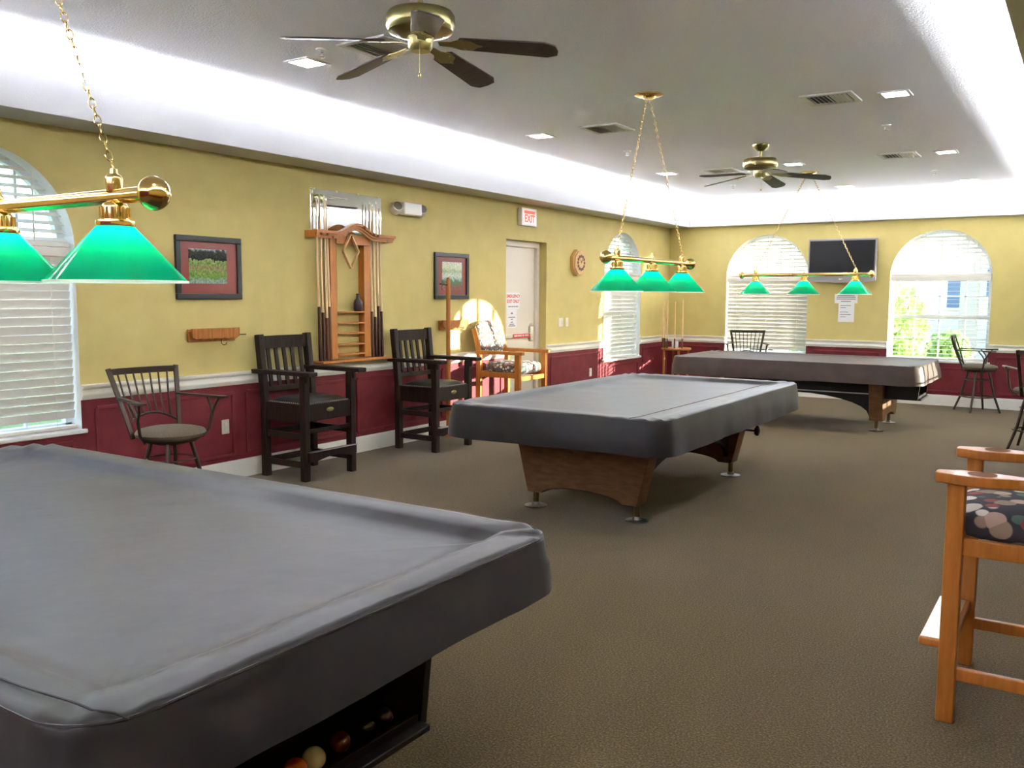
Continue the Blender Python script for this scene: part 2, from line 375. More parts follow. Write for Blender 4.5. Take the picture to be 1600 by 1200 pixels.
panel_mould('trim_7', [(1.0, 2.2, .2, .5), (2.36, 3.44, .2, .48), (3.62, 4.80, .2, .70), (4.94, 6.12, .2, .70), (6.26, 7.44, .2, .70), (7.58, 8.72, .2, .70), (9.88, 11.24, .2, .70), (11.42, 12.5, .2, .50), (12.68, 13.55, .2, .70)], fL)
panel_mould('trim_8', [(.1, .86, .2, .70), (1.05, 2.14, .2, .52), (2.33, 3.26, .2, .70), (3.45, 4.56, .2, .52), (4.76, 6.3, .2, .70)], fB)

# ------------------------------------------------------------------ windows
def window(idx, o, f, mw=.018):
    u0, u1, v0, v1 = o['u0'], o['u1'], o['v0'], o['v1']; W = .145
    def seg(mb, a, b, w=.045, d=.05): mb.bar(f(a[0], a[1], W), f(b[0], b[1], W), w, d, 0, up=Vector(f(0, 0, 1)) - Vector(f(0, 0, 0)))
    mb = MB(); i = .022
    seg(mb, (u0 + i, v0), (u0 + i, v1)); seg(mb, (u1 - i, v0), (u1 - i, v1)); seg(mb, (u0, v0 + i), (u1, v0 + i)); seg(mb, (u0, v1), (u1, v1), .07)
    pts = arch(o, 20, i)
    for a, b in zip(pts, pts[1:]): seg(mb, a, b)
    fr = mb.build(f'window_{idx}', M['vinyl'], None, 'structure')
    mb = MB(); vm = (v0 + v1) / 2 + .02
    seg(mb, (u0, vm), (u1, vm), .055, .045)
    for k in (1, 2, 3):
        u = u0 + (u1 - u0) * k / 4; seg(mb, (u, v0), (u, v1), mw, .02)
        t = abs(u - (u0 + u1) / 2) / ((u1 - u0) / 2); seg(mb, (u, v1), (u, v1 + o['h'] * math.sqrt(1 - t * t) - .02), mw, .02)
    for v in ((v0 + vm) / 2, (vm + v1) / 2): seg(mb, (u0, v), (u1, v), .016, .02)
    mb.build('sash', M['vinyl'], fr)
    loop = [(u0 + .01, v0 + .01)] + arch(o, 20, .01) + [(u1 - .01, v0 + .01)]
    mb = MB(); vs = [mb.bm.verts.new(f(a, b, W + .004)) for a, b in loop]; mb.bm.faces.new(vs)
    ex = bmesh.ops.extrude_face_region(mb.bm, geom=mb.bm.faces[:])
    d = Vector(f(0, 0, .004)) - Vector(f(0, 0, 0)); bmesh.ops.translate(mb.bm, vec=d, verts=[e for e in ex['geom'] if isinstance(e, bmesh.types.BMVert)])
    mb.build('pane', M['glass'], fr, smooth=False)
    mb = MB(); mb.bar(f(u0 - .03, v0 - .008, .04), f(u1 + .03, v0 - .008, .04), .13, .03, .006, up=(0, 0, 1)); mb.build('sill', M['white'], fr)
    return fr
for i, (o, f) in enumerate(((W1, fL), (W2, fL), (WB1, fB), (WB2, fB), (WR1, fR))): window(i + 1, o, f, .05 if o is WR1 else .018)

def slats(mb, f, w, spans, depth, tilt, th=.003):
    n = Vector(f(0, 0, 1)) - Vector(f(0, 0, 0))
    for a, b, v in spans:
        c, s_ = math.cos(tilt), math.sin(tilt)
        up = n * s_ * -1 + Vector((0, 0, 1)) * c
        mb.bar(f(a, v, w), f(b, v, w), depth, th, 0, up=up)
def blind(o, f, tilt, label, group, pitch=.058, depth=.058, stop=None):
    u0, u1, v0, v1 = o['u0'] + .012, o['u1'] - .012, o['v0'] + .008, o['v1'] - .012; W = .062; base = f((u0 + u1) / 2, v0, W)
    t = thing('venetian_blind', label, 'blind', (0, 0, 0), 0, group)
    MB().bar(f(u0, v1 - .03, W - .02), f(u1, v1 - .03, W - .02), .06, .06, .006, up=(0, 0, 1)).build('headrail', M['slat'], t)
    mb = MB(); v = v1 - .085; sp = []
    while v > v0 + .05: sp.append((u0, u1, v)); v -= pitch
    slats(mb, f, W, sp, depth, tilt); mb.build('slats', M['slat'], t)
    MB().bar(f(u0, v0 + .016, W), f(u1, v0 + .016, W), .05, .024, .004, up=(0, 0, 1)).build('bottom_rail', M['slat'], t)
    for k in (.12, .5, .88):
        u = u0 + (u1 - u0) * k; mb = MB()
        mb.cyl(f(u, v0 + .02, W - .03), f(u, v1 - .05, W - .03), .0016, n=5)
        for q in sp[::2]: mb.ball(f(u, q[2], W - .031), .004, 6)
        mb.build('ladder_cord', M['slat'], t)
    return t
def arch_shade(o, f, tilt, label, group, pitch=.055, depth=.055, tapes=6):
    W = .062; pts = arch(o, 24, .006); t = thing('arch_blind', label, 'blind', (0, 0, 0), 0, group)
    mb = MB(); uc, hw = (o['u0'] + o['u1']) / 2, (o['u1'] - o['u0']) / 2 - .015; sp = []; v = o['v1'] + .04
    while v < o['v1'] + o['h'] - .05:
        k = (v - o['v1'] + .02) / (o['h'] - .01); h = hw * math.sqrt(max(0, 1 - k * k)); sp.append((uc - h, uc + h, v)); v += pitch
    slats(mb, f, W, sp, depth, tilt); mb.build('slats', M['slat'], t)
    MB().bar(f(uc - hw, o['v1'] + .008, W), f(uc + hw, o['v1'] + .008, W), .06, .03, .004, up=(0, 0, 1)).build('bottom_rail', M['slat'], t)
    for k in range(1, tapes):
        u = uc - hw + 2 * hw * k / tapes; tt = (u - uc) / hw
        MB().bar(f(u, o['v1'] + .02, W - .03), f(u, o['v1'] + (o['h'] - .02) * math.sqrt(1 - tt * tt), W - .03), .010, .0015, 0, up=Vector(f(0, 0, 1)) - Vector(f(0, 0, 0))).build('tape', M['slat'], t)
    return t
G1, G2 = 'long window blinds', 'arched window blinds'
blind(W1, fL, R(-74), 'closed white slat blind beside the tan metal stool by the near table', G1)
blind(W2, fL, R(-66), 'closed white slat blind on the narrow window next to the wooden clock', G1)
blind(WB1, fB, R(-70), 'closed white slat blind behind the metal stool, between the corner and the TV', G1)
blind(WB2, fB, R(2), 'open white slat blind with greenery and a house showing through', G1)
arch_shade(W1, fL, R(28), 'half-round white slat blind partly hidden by the nearest lamp bar', G2, tapes=5)
arch_shade(W2, fL, R(30), 'half-round white slat blind above the window beside the wooden clock', G2, tapes=4)
arch_shade(WB1, fB, R(30), 'half-round white slat blind above the closed blind beside the TV', G2)
arch_shade(WB2, fB, R(26), 'half-round white slat blind above the open blind with the garden view', G2)

# ------------------------------------------------------------------ exit door, its signs
mb = MB()
for y in (8.82 + .03, 9.75 - .03): mb.box((-.15, y, 1.05), (.10, .06, 2.1), .004)
mb.box((-.15, 9.285, 2.12), (.10, .93, .07), .004)
dr = mb.build('door_1', M['doorpaint'], None, 'structure')
MB().box((-.165, 9.285, 1.045), (.045, .81, 2.075), .003).build('door_panel', M['doorpaint'], dr)
mb = MB(); mb.box((-.115, 9.28, 1.00), (.03, .66, .055), .008); mb.box((-.128, 9.60, 1.02), (.045, .09, .20), .02); mb.box((-.128, 8.97, 1.0), (.04, .05, .09), .01)
pb = mb.build('panic_bar', M['alu'], dr)
MB().box((-.098, 9.33, 1.0), (.004, .40, .05)).build('push_label', M['redlabel'], pb)
mb = MB()
for k, (a, b) in enumerate(((9.16, 9.23), (9.24, 9.33), (9.35, 9.38), (9.40, 9.49))): mb.box((-.0955, (a + b) / 2, 1.002), (.001, b - a, .016))
mb.build('label_print', M['paper'], pb)
mb = MB(); mb.prism([(-.05, -.06), (.05, -.06), (.05, .02)] + [(.05 * math.cos(t * PI / 8), .02 + .05 * math.sin(t * PI / 8)) for t in range(1, 8)] + [(-.05, .02)], 0, .004, Matrix.Translation((-.141, 9.62, 1.08)) @ YZ)
mb.build('escutcheon', M['alu'], dr)
t = thing('paper_sign', 'white paper sign with red heading taped to the exit door above its lower notice', 'sign', (-.1405, 9.20, 1.43), 0)
MB().box((0, 0, 0), (.002, .29, .20)).build('sheet', M['paper'], t)
text_mesh('red_lettering', 'EMERGENCY', .052, M['redink'], t, Matrix.Translation((.0015, 0, .055)) @ ON_LEFT, .0003)
text_mesh('red_lettering', 'EXIT ONLY', .056, M['redink'], t, Matrix.Translation((.0015, 0, -.008)) @ ON_LEFT, .0003)
mb = MB()
for a, b in ((-.11, -.05), (-.04, .0), (.01, .04), (.05, .11)): mb.box((.0015, (a + b) / 2, -.07), (.001, b - a, .012))
mb.build('small_print', M['ink'], t)
t = thing('notice_sign', 'narrow white notice with grey print taped below the red-headed sign on the exit door', 'notice', (-.1405, 9.17, 1.215), 0)
MB().box((0, 0, 0), (.002, .22, .22)).build('sheet', M['paper'], t)
mb = MB()
for z, w in ((.07, .03), (.058, .05), (.015, .15), (-.01, .04), (-.045, .05), (-.07, .10), (-.09, .15)): mb.box((.0015, 0, z), (.001, w, .012))
mb.build('print', M['ink'], t)

# exit sign, emergency light
t = thing('exit_sign', 'white boxed exit sign with glowing red letters above the door', 'sign', (0, 9.24, 2.43))
MB().box((.03, 0, 0), (.06, .34, .21), .006).build('housing', M['plastic'], t)
MB().box((.061, 0, 0), (.003, .27, .155)).build('face', M['exitface'], t)
MB().box((.0625, 0, .055), (.003, .25, .038)).build('red_glow_strip', M['exitred'], t)
text_mesh('letters', 'EXIT', .125, M['exitred'], t, Matrix.Translation((.064, 0, -.022)) @ ON_LEFT @ Matrix.Diagonal((.92, 1, 1, 1)), .001)
t = thing('emergency_light', 'white twin-head emergency light above and beyond the cue rack', 'emergency light', (0, 6.97, 2.34))
MB().box((.05, .03, 0), (.10, .27, .125), .015).build('housing', M['plastic'], t)
for y, m in ((-.175, 'greyplastic'), (.205, 'plastic')):
    hd = MB().lathe([(.02, -.05), (.052, -.05), (.06, 0), (.052, .035)], (.05, y, 0), 18, rotm(0, R(65), R(-25))).build('lamp_head', M['plastic'], t)
    MB().lathe([(.0, .0), (.045, 0), (.045, .004)], Vector((.05, y, 0)) + rotm(0, R(65), R(-25)).to_3x3() @ Vector((0, 0, .036)), 16, rotm(0, R(65), R(-25))).build('lens', M['chrome'], hd)

# ------------------------------------------------------------------ pool tables and covers
def rrect(hx, hy, r, n1=34, n2=20, nc=9):
    pts = []
    for cx, cy, a0, (sx, sy), n in ((hx - r, hy - r, 0, (1, 1), n1), (-(hx - r), hy - r, 90, (-1, 1), n2), (-(hx - r), -(hy - r), 180, (-1, -1), n1), (hx - r, -(hy - r), 270, (1, -1), n2)):
        for k in range(nc + 1):
            a = R(a0 + 90 * k / nc); pts.append((cx + r * math.cos(a), cy + r * math.sin(a), math.cos(a), math.sin(a), 1 - abs(2 * k / nc - 1)))
        x, y = pts[-1][0], pts[-1][1]; a = R(a0 + 90)
        nx, ny = {0: (-(hx - r), hy), 90: (-hx, -(hy - r)), 180: (hx - r, -hy), 270: (hx, hy - r)}[a0]
        for k in range(1, n): pts.append((x + (nx - x) * k / n, y + (ny - y) * k / n, math.cos(a), math.sin(a), 0))
    return pts
def cover(hx, hy, zt, zh, m, label, loc, rz, seed, sag=.036, folds=1.0, seams=()):
    t = thing('table_cover', label, 'table cover', loc, rz, 'pool table covers')
    b = MB(); loops = []
    prof = [(-.026, zh, 1), (-.024, zh + .04, .9), (-.018, (zt + zh) / 2, .6), (-.010, zt - .075, .3), (-.004, zt - .035, .12), (.0, zt - .016, .04), (.004, zt - .006, 0), (.014, zt - .0005, 0), (.03, zt + .001, 0), (.07, zt + .001, 0),
            (.115, zt - .001, 0), (.135, zt - .008, 0), (.165, zt - sag * .75, 0), (.20, zt - sag, 0), (.26, zt - sag - .003, 0), (.34, zt - sag - .004, 0), (.44, zt - sag - .004, 0), (.55, zt - sag - .004, 0), (.64, zt - sag - .004, 0), (hy - .03, zt - sag - .004, 0)]
    for d, z, w in prof:
        L = []
        for i, (x, y, nx, ny, cn) in enumerate(rrect(hx - d, hy - d, max(.15 - d * .9, .02))):
            q = Vector((x * 1.7, y * 1.7, seed * 3.1)); n1 = noise.noise(q * 1.3); n2 = noise.noise(q * 4.5); n3 = noise.noise(q * 11)
            off = w * folds * (.018 * n1 + .016 * n2 + .004 * n3)
            dz = 0
            if w: dz = w * (.010 * n1 + .006 * noise.noise(q * 3)) - .012 * cn * w * 0
            if d > .1: dz = (.0045 * noise.noise(q * 2.2) + .003 * noise.noise(q * 6)) * max(0, min(1, (.50 - d) / .2))
            if 0 < d < .3 and w == 0:   # diagonal creases running in from the pocket corners
                cd = max(0, 1 - math.hypot(hx - abs(x), hy - abs(y)) / .42); dz += cd * .008 * math.sin((abs(x) - hx - abs(y) + hy) * 48 + seed) - cd * .004
            L.append(b.bm.verts.new((x + nx * off, y + ny * off, z + dz)))
        loops.append(L)
    for A, B in zip(loops, loops[1:]):
        for j in range(len(A)): b.bm.faces.new((A[j], A[(j + 1) % len(A)], B[(j + 1) % len(A)], B[j]))
    b.bm.faces.new(loops[-1])
    o = b.build('sheet', m, t, smooth=False)
    o.data.polygons.foreach_set('use_smooth', [True] * len(o.data.polygons))
    mb = MB(); mb.tube([(x, y, zt - .009) for x, y, *_ in rrect(hx - .004, hy - .004, .147)], .0032, 5, True); mb.build('edge_seam', M['seam'], t)
    for pts, mk in seams:
        MB().tube(pts, .0022, 5).build('top_seam', M[mk], t)
    return t
def pool_table(label, loc, rz, hx, hy, knob=False, box_dy=-.06):
    t = thing('pool_table', label, 'pool table', loc, rz, 'covered pool tables')
    MB().box((0, 0, .66), (2 * hx - .10, 2 * hy - .10, .10), .02).build('rail_frame', M['tabledark'], t)
    MB().box((0, 0, .59), (2 * hx - .34, 2 * hy - .34, .09), .01).build('cabinet', M['tabledark'], t)
    for s in (-1, 1):
        top, bot, zb, zt = .53, .425, .115, .555
        poly = [(-bot, zb), (-bot + .12, zb)] + [(-(bot - .12) * math.cos(PI * k / 12), zb + .058 * math.sin(PI * k / 12)) for k in range(1, 12)] + [(bot - .12, zb), (bot, zb), (top, zt), (-top, zt)]
        p = MB().prism(poly, .85, 1.0, Matrix(((0, 0, s, 0), (1, 0, 0, 0), (0, 1, 0, 0), (0, 0, 0, 1))), .006).build('pedestal', M['tablewood'], t)
        for q in (-1, 1):
            ft = MB().cyl((s * .925, q * .395, .0), (s * .925, q * .395, .13), .021).build('foot', M['footmetal'], t)
            MB().lathe([(.078, 0), (.081, .006), (.03, .012), (.026, .03)], (s * .925, q * .395, .001), 28).build('floor_disc', M['disc'], ft)
    for q in (-1, 1):
        poly = [(-.86, .17), (-.84, .17)] + [(-.84 * math.cos(PI * k / 14), .17 + .22 * math.sin(PI * k / 14)) for k in range(1, 14)] + [(.84, .17), (.86, .17), (.86, .555), (-.86, .555)]
        MB().prism(poly, q * .36, q * .395, XZ @ Matrix.Diagonal((1, 1, -1, 1))).build('side_beam', M['tabledark'], t)
        MB().cyl((-.84, q * .404, .415), (.84, q * .404, .415), .007, n=8).build('trim_rod', M['alu'], t)
    mb = MB(); x0, x1, w = hx - .42, hx - .07, .335
    mb.box(((x0 + x1) / 2 + .01, 0, .375), (x1 - x0 + .05, 2 * w - .05, .018), .004); mb.box((x1 - .006, 0, .39), (.014, 2 * w - .07, .035), .003); mb.box((x0, 0, .47), (.02, 2 * w, .19))
    for q in (-1, 1):
        mb.prism([(x0, .37), (x1, .37), (x1 + .02, .56), (x0, .56)], q * (w - .025), q * w, XZ @ Matrix.Diagonal((1, 1, -1, 1)))
    mb.build('ball_return_box', M['tabledark'], t).location = (0, box_dy, 0)
    if knob:
        mb = MB(); mb.cyl((.66, -.39, .437), (.66, -.68, .437), .008)
        for k in range(5):
            a = 2 * PI * k / 5; mb.ball((.66 + .028 * math.cos(a), -.69, .437 + .028 * math.sin(a)), .015, 10)
        mb.cyl((.66, -.675, .437), (.66, -.705, .437), .026, n=14); mb.build('star_knob', M['tabledark'], t)
    return t
T1 = ((2.965, 1.585, 0), 0.); T2 = ((2.92, 6.30, 0), R(90)); T3 = ((2.90, 10.98, 0), R(0.5))
pool_table('pool table under the near black cover, balls in its open return box', *T1, 1.465, .80, False, -.13)
pool_table('pool table with walnut end panel on four levelling feet in mid-room', *T2, 1.475, .805, True)
pool_table('pool table under the brown cover in front of the back windows', *T3, 1.41, .75)
cover(1.465, .80, .775, .600, M['cover'], 'large black vinyl cover with raised cushions filling the near corner', *T1, 1.0, .034, .35,
      [([(1.461, -.70, .768), (1.435, -.712, .7765), (1.40, -.728, .7785), (1.35, -.728, .7785), (1.30, -.734, .7785), (1.20, -.745, .7785), (1.05, -.75, .7785)], 'seam')])
cover(1.475, .805, .770, .545, M['cover'], 'black vinyl cover with a thin seam on the mid-room table', *T2, 2.0, .03, .7,
      [([(-1.465, -.58, .770), (-1.38, -.61, .7735), (-.6, -.618, .7735), (.3, -.622, .7735), (1.38, -.625, .773)], 'redseam')])
cover(1.41, .75, .770, .555, M['coverbrown'], 'dark brown vinyl cover on the table before the TV wall', *T3, 3.3, .012, 1.1)
# balls lying in the near table's return box
Mt = Matrix.Translation(T1[0]) @ Matrix.Rotation(T1[1], 4, 'Z')
for k, (ly, lx, c, lab) in enumerate(((-.153, 1.343, 'cream', 'cream cue ball in the open return box, beside the orange ball'), (-.213, 1.345, 'orange', 'orange-red billiard ball beside the cream cue ball'),
        (-.06, 1.338, 'maroon', 'dark maroon billiard ball between the cream and navy balls'), (.10, 1.338, 'navy', 'dark navy billiard ball near the open end of the return box'), (-.272, 1.343, 'yellow', 'yellow billiard ball beyond the orange ball'), (.03, 1.338, 'black', 'black billiard ball between the maroon and navy balls'))):
    p = Mt @ Vector((lx, ly, .3845 + .0287))
    o = MB().ball((0, 0, 0), .0286, 24).build('billiard_ball', BALLM[c]); o.location = p; tag(o, lab, 'ball', 'billiard balls in the return box')

# ------------------------------------------------------------------ billiard lamps
def chain_links(mb, p0, p1, L=.034, w=.009, r=.0017):
    p0, p1 = Vector(p0), Vector(p1); d = p1 - p0; n = max(2, int(d.length / (L * .80))); u = d.normalized()
    a = u.orthogonal().normalized(); b = u.cross(a)
    for i in range(n):
        c = p0 + d * ((i + .5) / n); s = a if i % 2 else b
        mb.tube([c + u * (L / 2) * math.cos(2 * PI * k / 10) + s * w * math.sin(2 * PI * k / 10) for k in range(10)], r, 4, True)
def billiard_lamp(label, loc, rz, canopy_dx=0., canopy_dy=0.):
    t = thing('billiard_lamp', label, 'lamp', loc, rz, 'brass three-shade billiard lamps')
    zb = 1.762
    MB().lathe([(.0, -.75), (.018, -.75), (.021, -.74), (.021, .74), (.018, .75), (0, .75)], (0, 0, zb), 20, rotm(0, R(90), 0)).build('bar', M['brass'], t)
    for s in (-1, 1):
        MB().lathe([(.0, .80), (.024, .797), (.040, .782), (.046, .765), (.043, .752), (.030, .745), (.026, .738)], (0, 0, zb), 24, rotm(0, R(90 * s), 0)).build('end_cap', M['brass'], t)
        MB().lathe([(.022, .015), (.024, .05), (.018, .058), (.011, .062), (.010, .075), (0, .078)], (s * .59, 0, zb), 18).build('chain_bell', M['brass'], t)
        mb = MB(); chain_links(mb, (s * .59, 0, zb + .075), (s * .03 + canopy_dx, canopy_dy, HC - .035)); mb.build('chain', M['brass'], t)
    MB().lathe([(.012, .018), (.013, .03), (.005, .04), (.007, .05), (0, .065)], (0, 0, zb), 14).build('finial', M['brass'], t)
    mb = MB(); mb.lathe([(.105, 0), (.105, -.008), (.085, -.014), (.05, -.018), (.045, -.03), (0, -.032)], (canopy_dx, canopy_dy, HC), 8, rotm(0, 0, R(22.5))); mb.build('canopy', M['brass'], t)
    for x in (-.59, 0, .59):
        mb = MB(); mb.lathe([(.011, zb - .015), (.011, 1.752), (.030, 1.744), (.036, 1.735), (.036, 1.70), (.050, 1.697), (.052, 1.688), (.048, 1.678), (.034, 1.678)], (x, 0, 0), 24)
        for k in range(16):
            a = 2 * PI * k / 16; mb.tube([(x + .037 * math.cos(a), .037 * math.sin(a), 1.703), (x + .037 * math.cos(a), .037 * math.sin(a), 1.733)], .0035, 6)
        mb.build('shade_holder', M['brass'], t)
        sh = MB().lathe([(.185, 1.534), (.183, 1.5345), (.10, 1.626), (.045, 1.686), (.0435, 1.684), (.098, 1.622), (.180, 1.534)], (x, 0, 0), 48, cap=False).build('shade', M['shade'], t)
        MB().lathe([(.187, 1.5275), (.187, 1.534), (.180, 1.534), (.180, 1.5275), (.187, 1.5275)], (x, 0, 0), 48, cap=False).build('rim', M['rim'], sh)
        b = bmesh.new(); bmesh.ops.create_icosphere(b, subdivisions=1, radius=.028); mb = MB(); mb._add(b, Matrix.Translation((x, 0, 1.632)) @ Matrix.Diagonal((1, 1, 1.25, 1))); mb.build('bulb', M['bulb'], t)
    return t
billiard_lamp('brass bar lamp whose large green shades hang over the near black table', (2.92, 1.50, 0), 0, .05)
billiard_lamp('brass bar lamp with three green shades hung on chains over the mid-room table', (2.985, 6.27, 0), R(90), -.12)
billiard_lamp('brass bar lamp with three green shades in front of the TV', (2.875, 10.95, 0), R(-1), .03, -.05)

# ------------------------------------------------------------------ ceiling fans
def ceiling_fan(label, loc, phase):
    t = thing('ceiling_fan', label, 'ceiling fan', loc, 0, 'brass ceiling fans')
    MB().lathe([(.075, HC), (.078, HC - .01), (.07, HC - .03), (.035, HC - .065), (.02, HC - .07)], (0, 0, 0), 24).build('canopy', M['abrass'], t)
    MB().cyl((0, 0, HC - .07), (0, 0, 2.82), .0125).build('downrod', M['abrass'], t)
    MB().lathe([(.02, 2.835), (.06, 2.832), (.15, 2.818), (.163, 2.80), (.163, 2.755), (.150, 2.735), (.152, 2.73), (.10, 2.712), (.06, 2.708)], (0, 0, 0), 36).build('motor_housing', M['abrass'], t)
    MB().lathe([(.06, 2.71), (.062, 2.70), (.058, 2.66), (.045, 2.642), (0, 2.64)], (0, 0, 0), 24).build('switch_housing', M['abrass'], t)
    mb = MB(); mb.cyl((.03, -.045, 2.66), (.03, -.045, 2.53), .0014, n=5); mb.lathe([(0, .0), (.006, .004), (.008, .014), (.004, .022), (0, .024)], (.03, -.045, 2.508), 10); mb.build('pull_chain', M['abrass'], t)
    for k in range(5):
        a = phase + 2 * PI * k / 5; Mx = Matrix.Rotation(a, 4, 'Z') @ Matrix.Translation((0, 0, 2.69)) @ Matrix.Rotation(R(6), 4, 'Y') @ Matrix.Rotation(R(-12), 4, 'X')
        poly = [(.20, -.055), (.60, -.070), (.65, -.045), (.658, 0), (.65, .045), (.60, .070), (.20, .055), (.185, .03), (.185, -.03)]
        bl = MB().prism(poly, -.004, .004, Mx, .002).build('blade', M['fanblade'], t)
        mb = MB()
        iron = [(.09, -.018), (.15, -.022), (.19, -.045), (.25, -.04), (.275, -.012), (.30, 0), (.275, .012), (.25, .04), (.19, .045), (.15, .022), (.09, .018)]
        mb.prism(iron, -.009, -.0045, Mx); 
        for q in ((.21, -.028), (.21, .028), (.265, 0)): mb.lathe([(.007, 0), (.005, -.004), (0, -.005)], (0, 0, 0), 8, Mx @ Matrix.Translation((q[0], q[1], -.009)))
        mb.build('blade_iron', M['abrass'], bl)
    return t
ceiling_fan('large brass ceiling fan with dark blades above the near table', (3.05, 3.42, 0), R(23.5))
ceiling_fan('brass ceiling fan on a short rod between the mid-room lamp and the TV wall', (3.02, 8.68, 0), R(17))

# ------------------------------------------------------------------ ceiling fittings
LP = [(1.52, 4.19, 'square downlight beside the large fan, near the vent'), (1.44, 7.2, 'square downlight in line with the exit sign, before the cove glow'), (1.43, 10.16, 'square downlight close behind the mid-room lamp chain'),
      (4.51, 7.04, 'square downlight next to a ceiling vent, over the open carpet'), (4.47, 10.07, 'square downlight next to the vent nearer the back wall'), (2.93, 10.13, 'square downlight just beyond the motor of the farther fan'),
      (4.44, 12.6, 'square downlight lost in the cove glow above the garden-view window'), (2.94, 12.5, 'square downlight in the back cove glow above the TV')]
for x, y, lab in LP:
    t = thing('recessed_light', lab, 'ceiling light', (x, y, HC), 0, 'square recessed downlights')
    mb = MB()
    for dx, dy, sx, sy in ((0, .093, .21, .024), (0, -.093, .21, .024), (.093, 0, .024, .162), (-.093, 0, .024, .162)): mb.box((dx, dy, -.004), (sx, sy, .010), .002)
    mb.build('trim_ring', M['white'], t)
    MB().box((0, 0, -.003), (.164, .164, .004)).build('lens', M['lens'], t)
VP = [(2.13, 7.17, 'square ceiling vent beside the mid-room lamp canopy'), (4.08, 6.95, 'square ceiling vent next to a downlight over the open carpet'), (4.03, 10.05, 'square ceiling vent next to a downlight nearer the back wall'), (2.09, 10.23, 'ceiling vent behind the blades of the farther fan'), (2.16, 4.16, 'ceiling vent partly behind the large fan blades')]
for x, y, lab in VP:
    t = thing('ceiling_vent', lab, 'vent', (x, y, HC), 0, 'square ceiling vents')
    mb = MB(); s = .185
    for dx, dy, sx, sy in ((0, s - .02, 2 * s, .04), (0, -s + .02, 2 * s, .04), (s - .02, 0, .04, 2 * s - .08), (-s + .02, 0, .04, 2 * s - .08)): mb.box((dx, dy, -.006), (sx, sy, .014), .004)
    mb.build('frame', M['vent'], t)
    MB().box((0, 0, -.001), (2 * s - .07, 2 * s - .07, .002)).build('throat', M['ventdark'], t)
    mb = MB()
    for k in range(9): mb.box((-.125 + .031 * k, 0, -.010), (.020, 2 * s - .08, .0025), 0, rotm(0, R(42 if k < 5 else -42), 0))
    mb.box((0, 0, -.012), (.006, 2 * s - .08, .006)); mb.build('louvres', M['vent'], t)
for x, y, lab in ((1.82, 4.02, 'small chrome sprinkler head beside the large fan'), (4.23, 8.26, 'small chrome sprinkler head between two downlights over the carpet'), (4.18, 11.45, 'small sprinkler head near the back cove glow'), (1.74, 8.4, 'small sprinkler head by the mid-room lamp chain'), (1.73, 11.63, 'tiny sprinkler head below a blade of the farther fan')):
    t = thing('fire_sprinkler', lab, 'sprinkler', (x, y, HC), 0, 'ceiling sprinkler heads')
    MB().lathe([(.038, 0), (.036, -.006), (.016, -.008)], (0, 0, 0), 18).build('escutcheon', M['white'], t)
    mb = MB(); mb.cyl((0, 0, -.006), (0, 0, -.022), .009, n=10); mb.tube([(.012, 0, -.02), (.014, 0, -.035), (0, 0, -.044), (-.014, 0, -.035), (-.012, 0, -.02)], .002, 5); mb.lathe([(0, -.044), (.018, -.045), (.018, -.047), (0, -.048)], (0, 0, 0), 12); mb.build('deflector', M['chrome'], t)

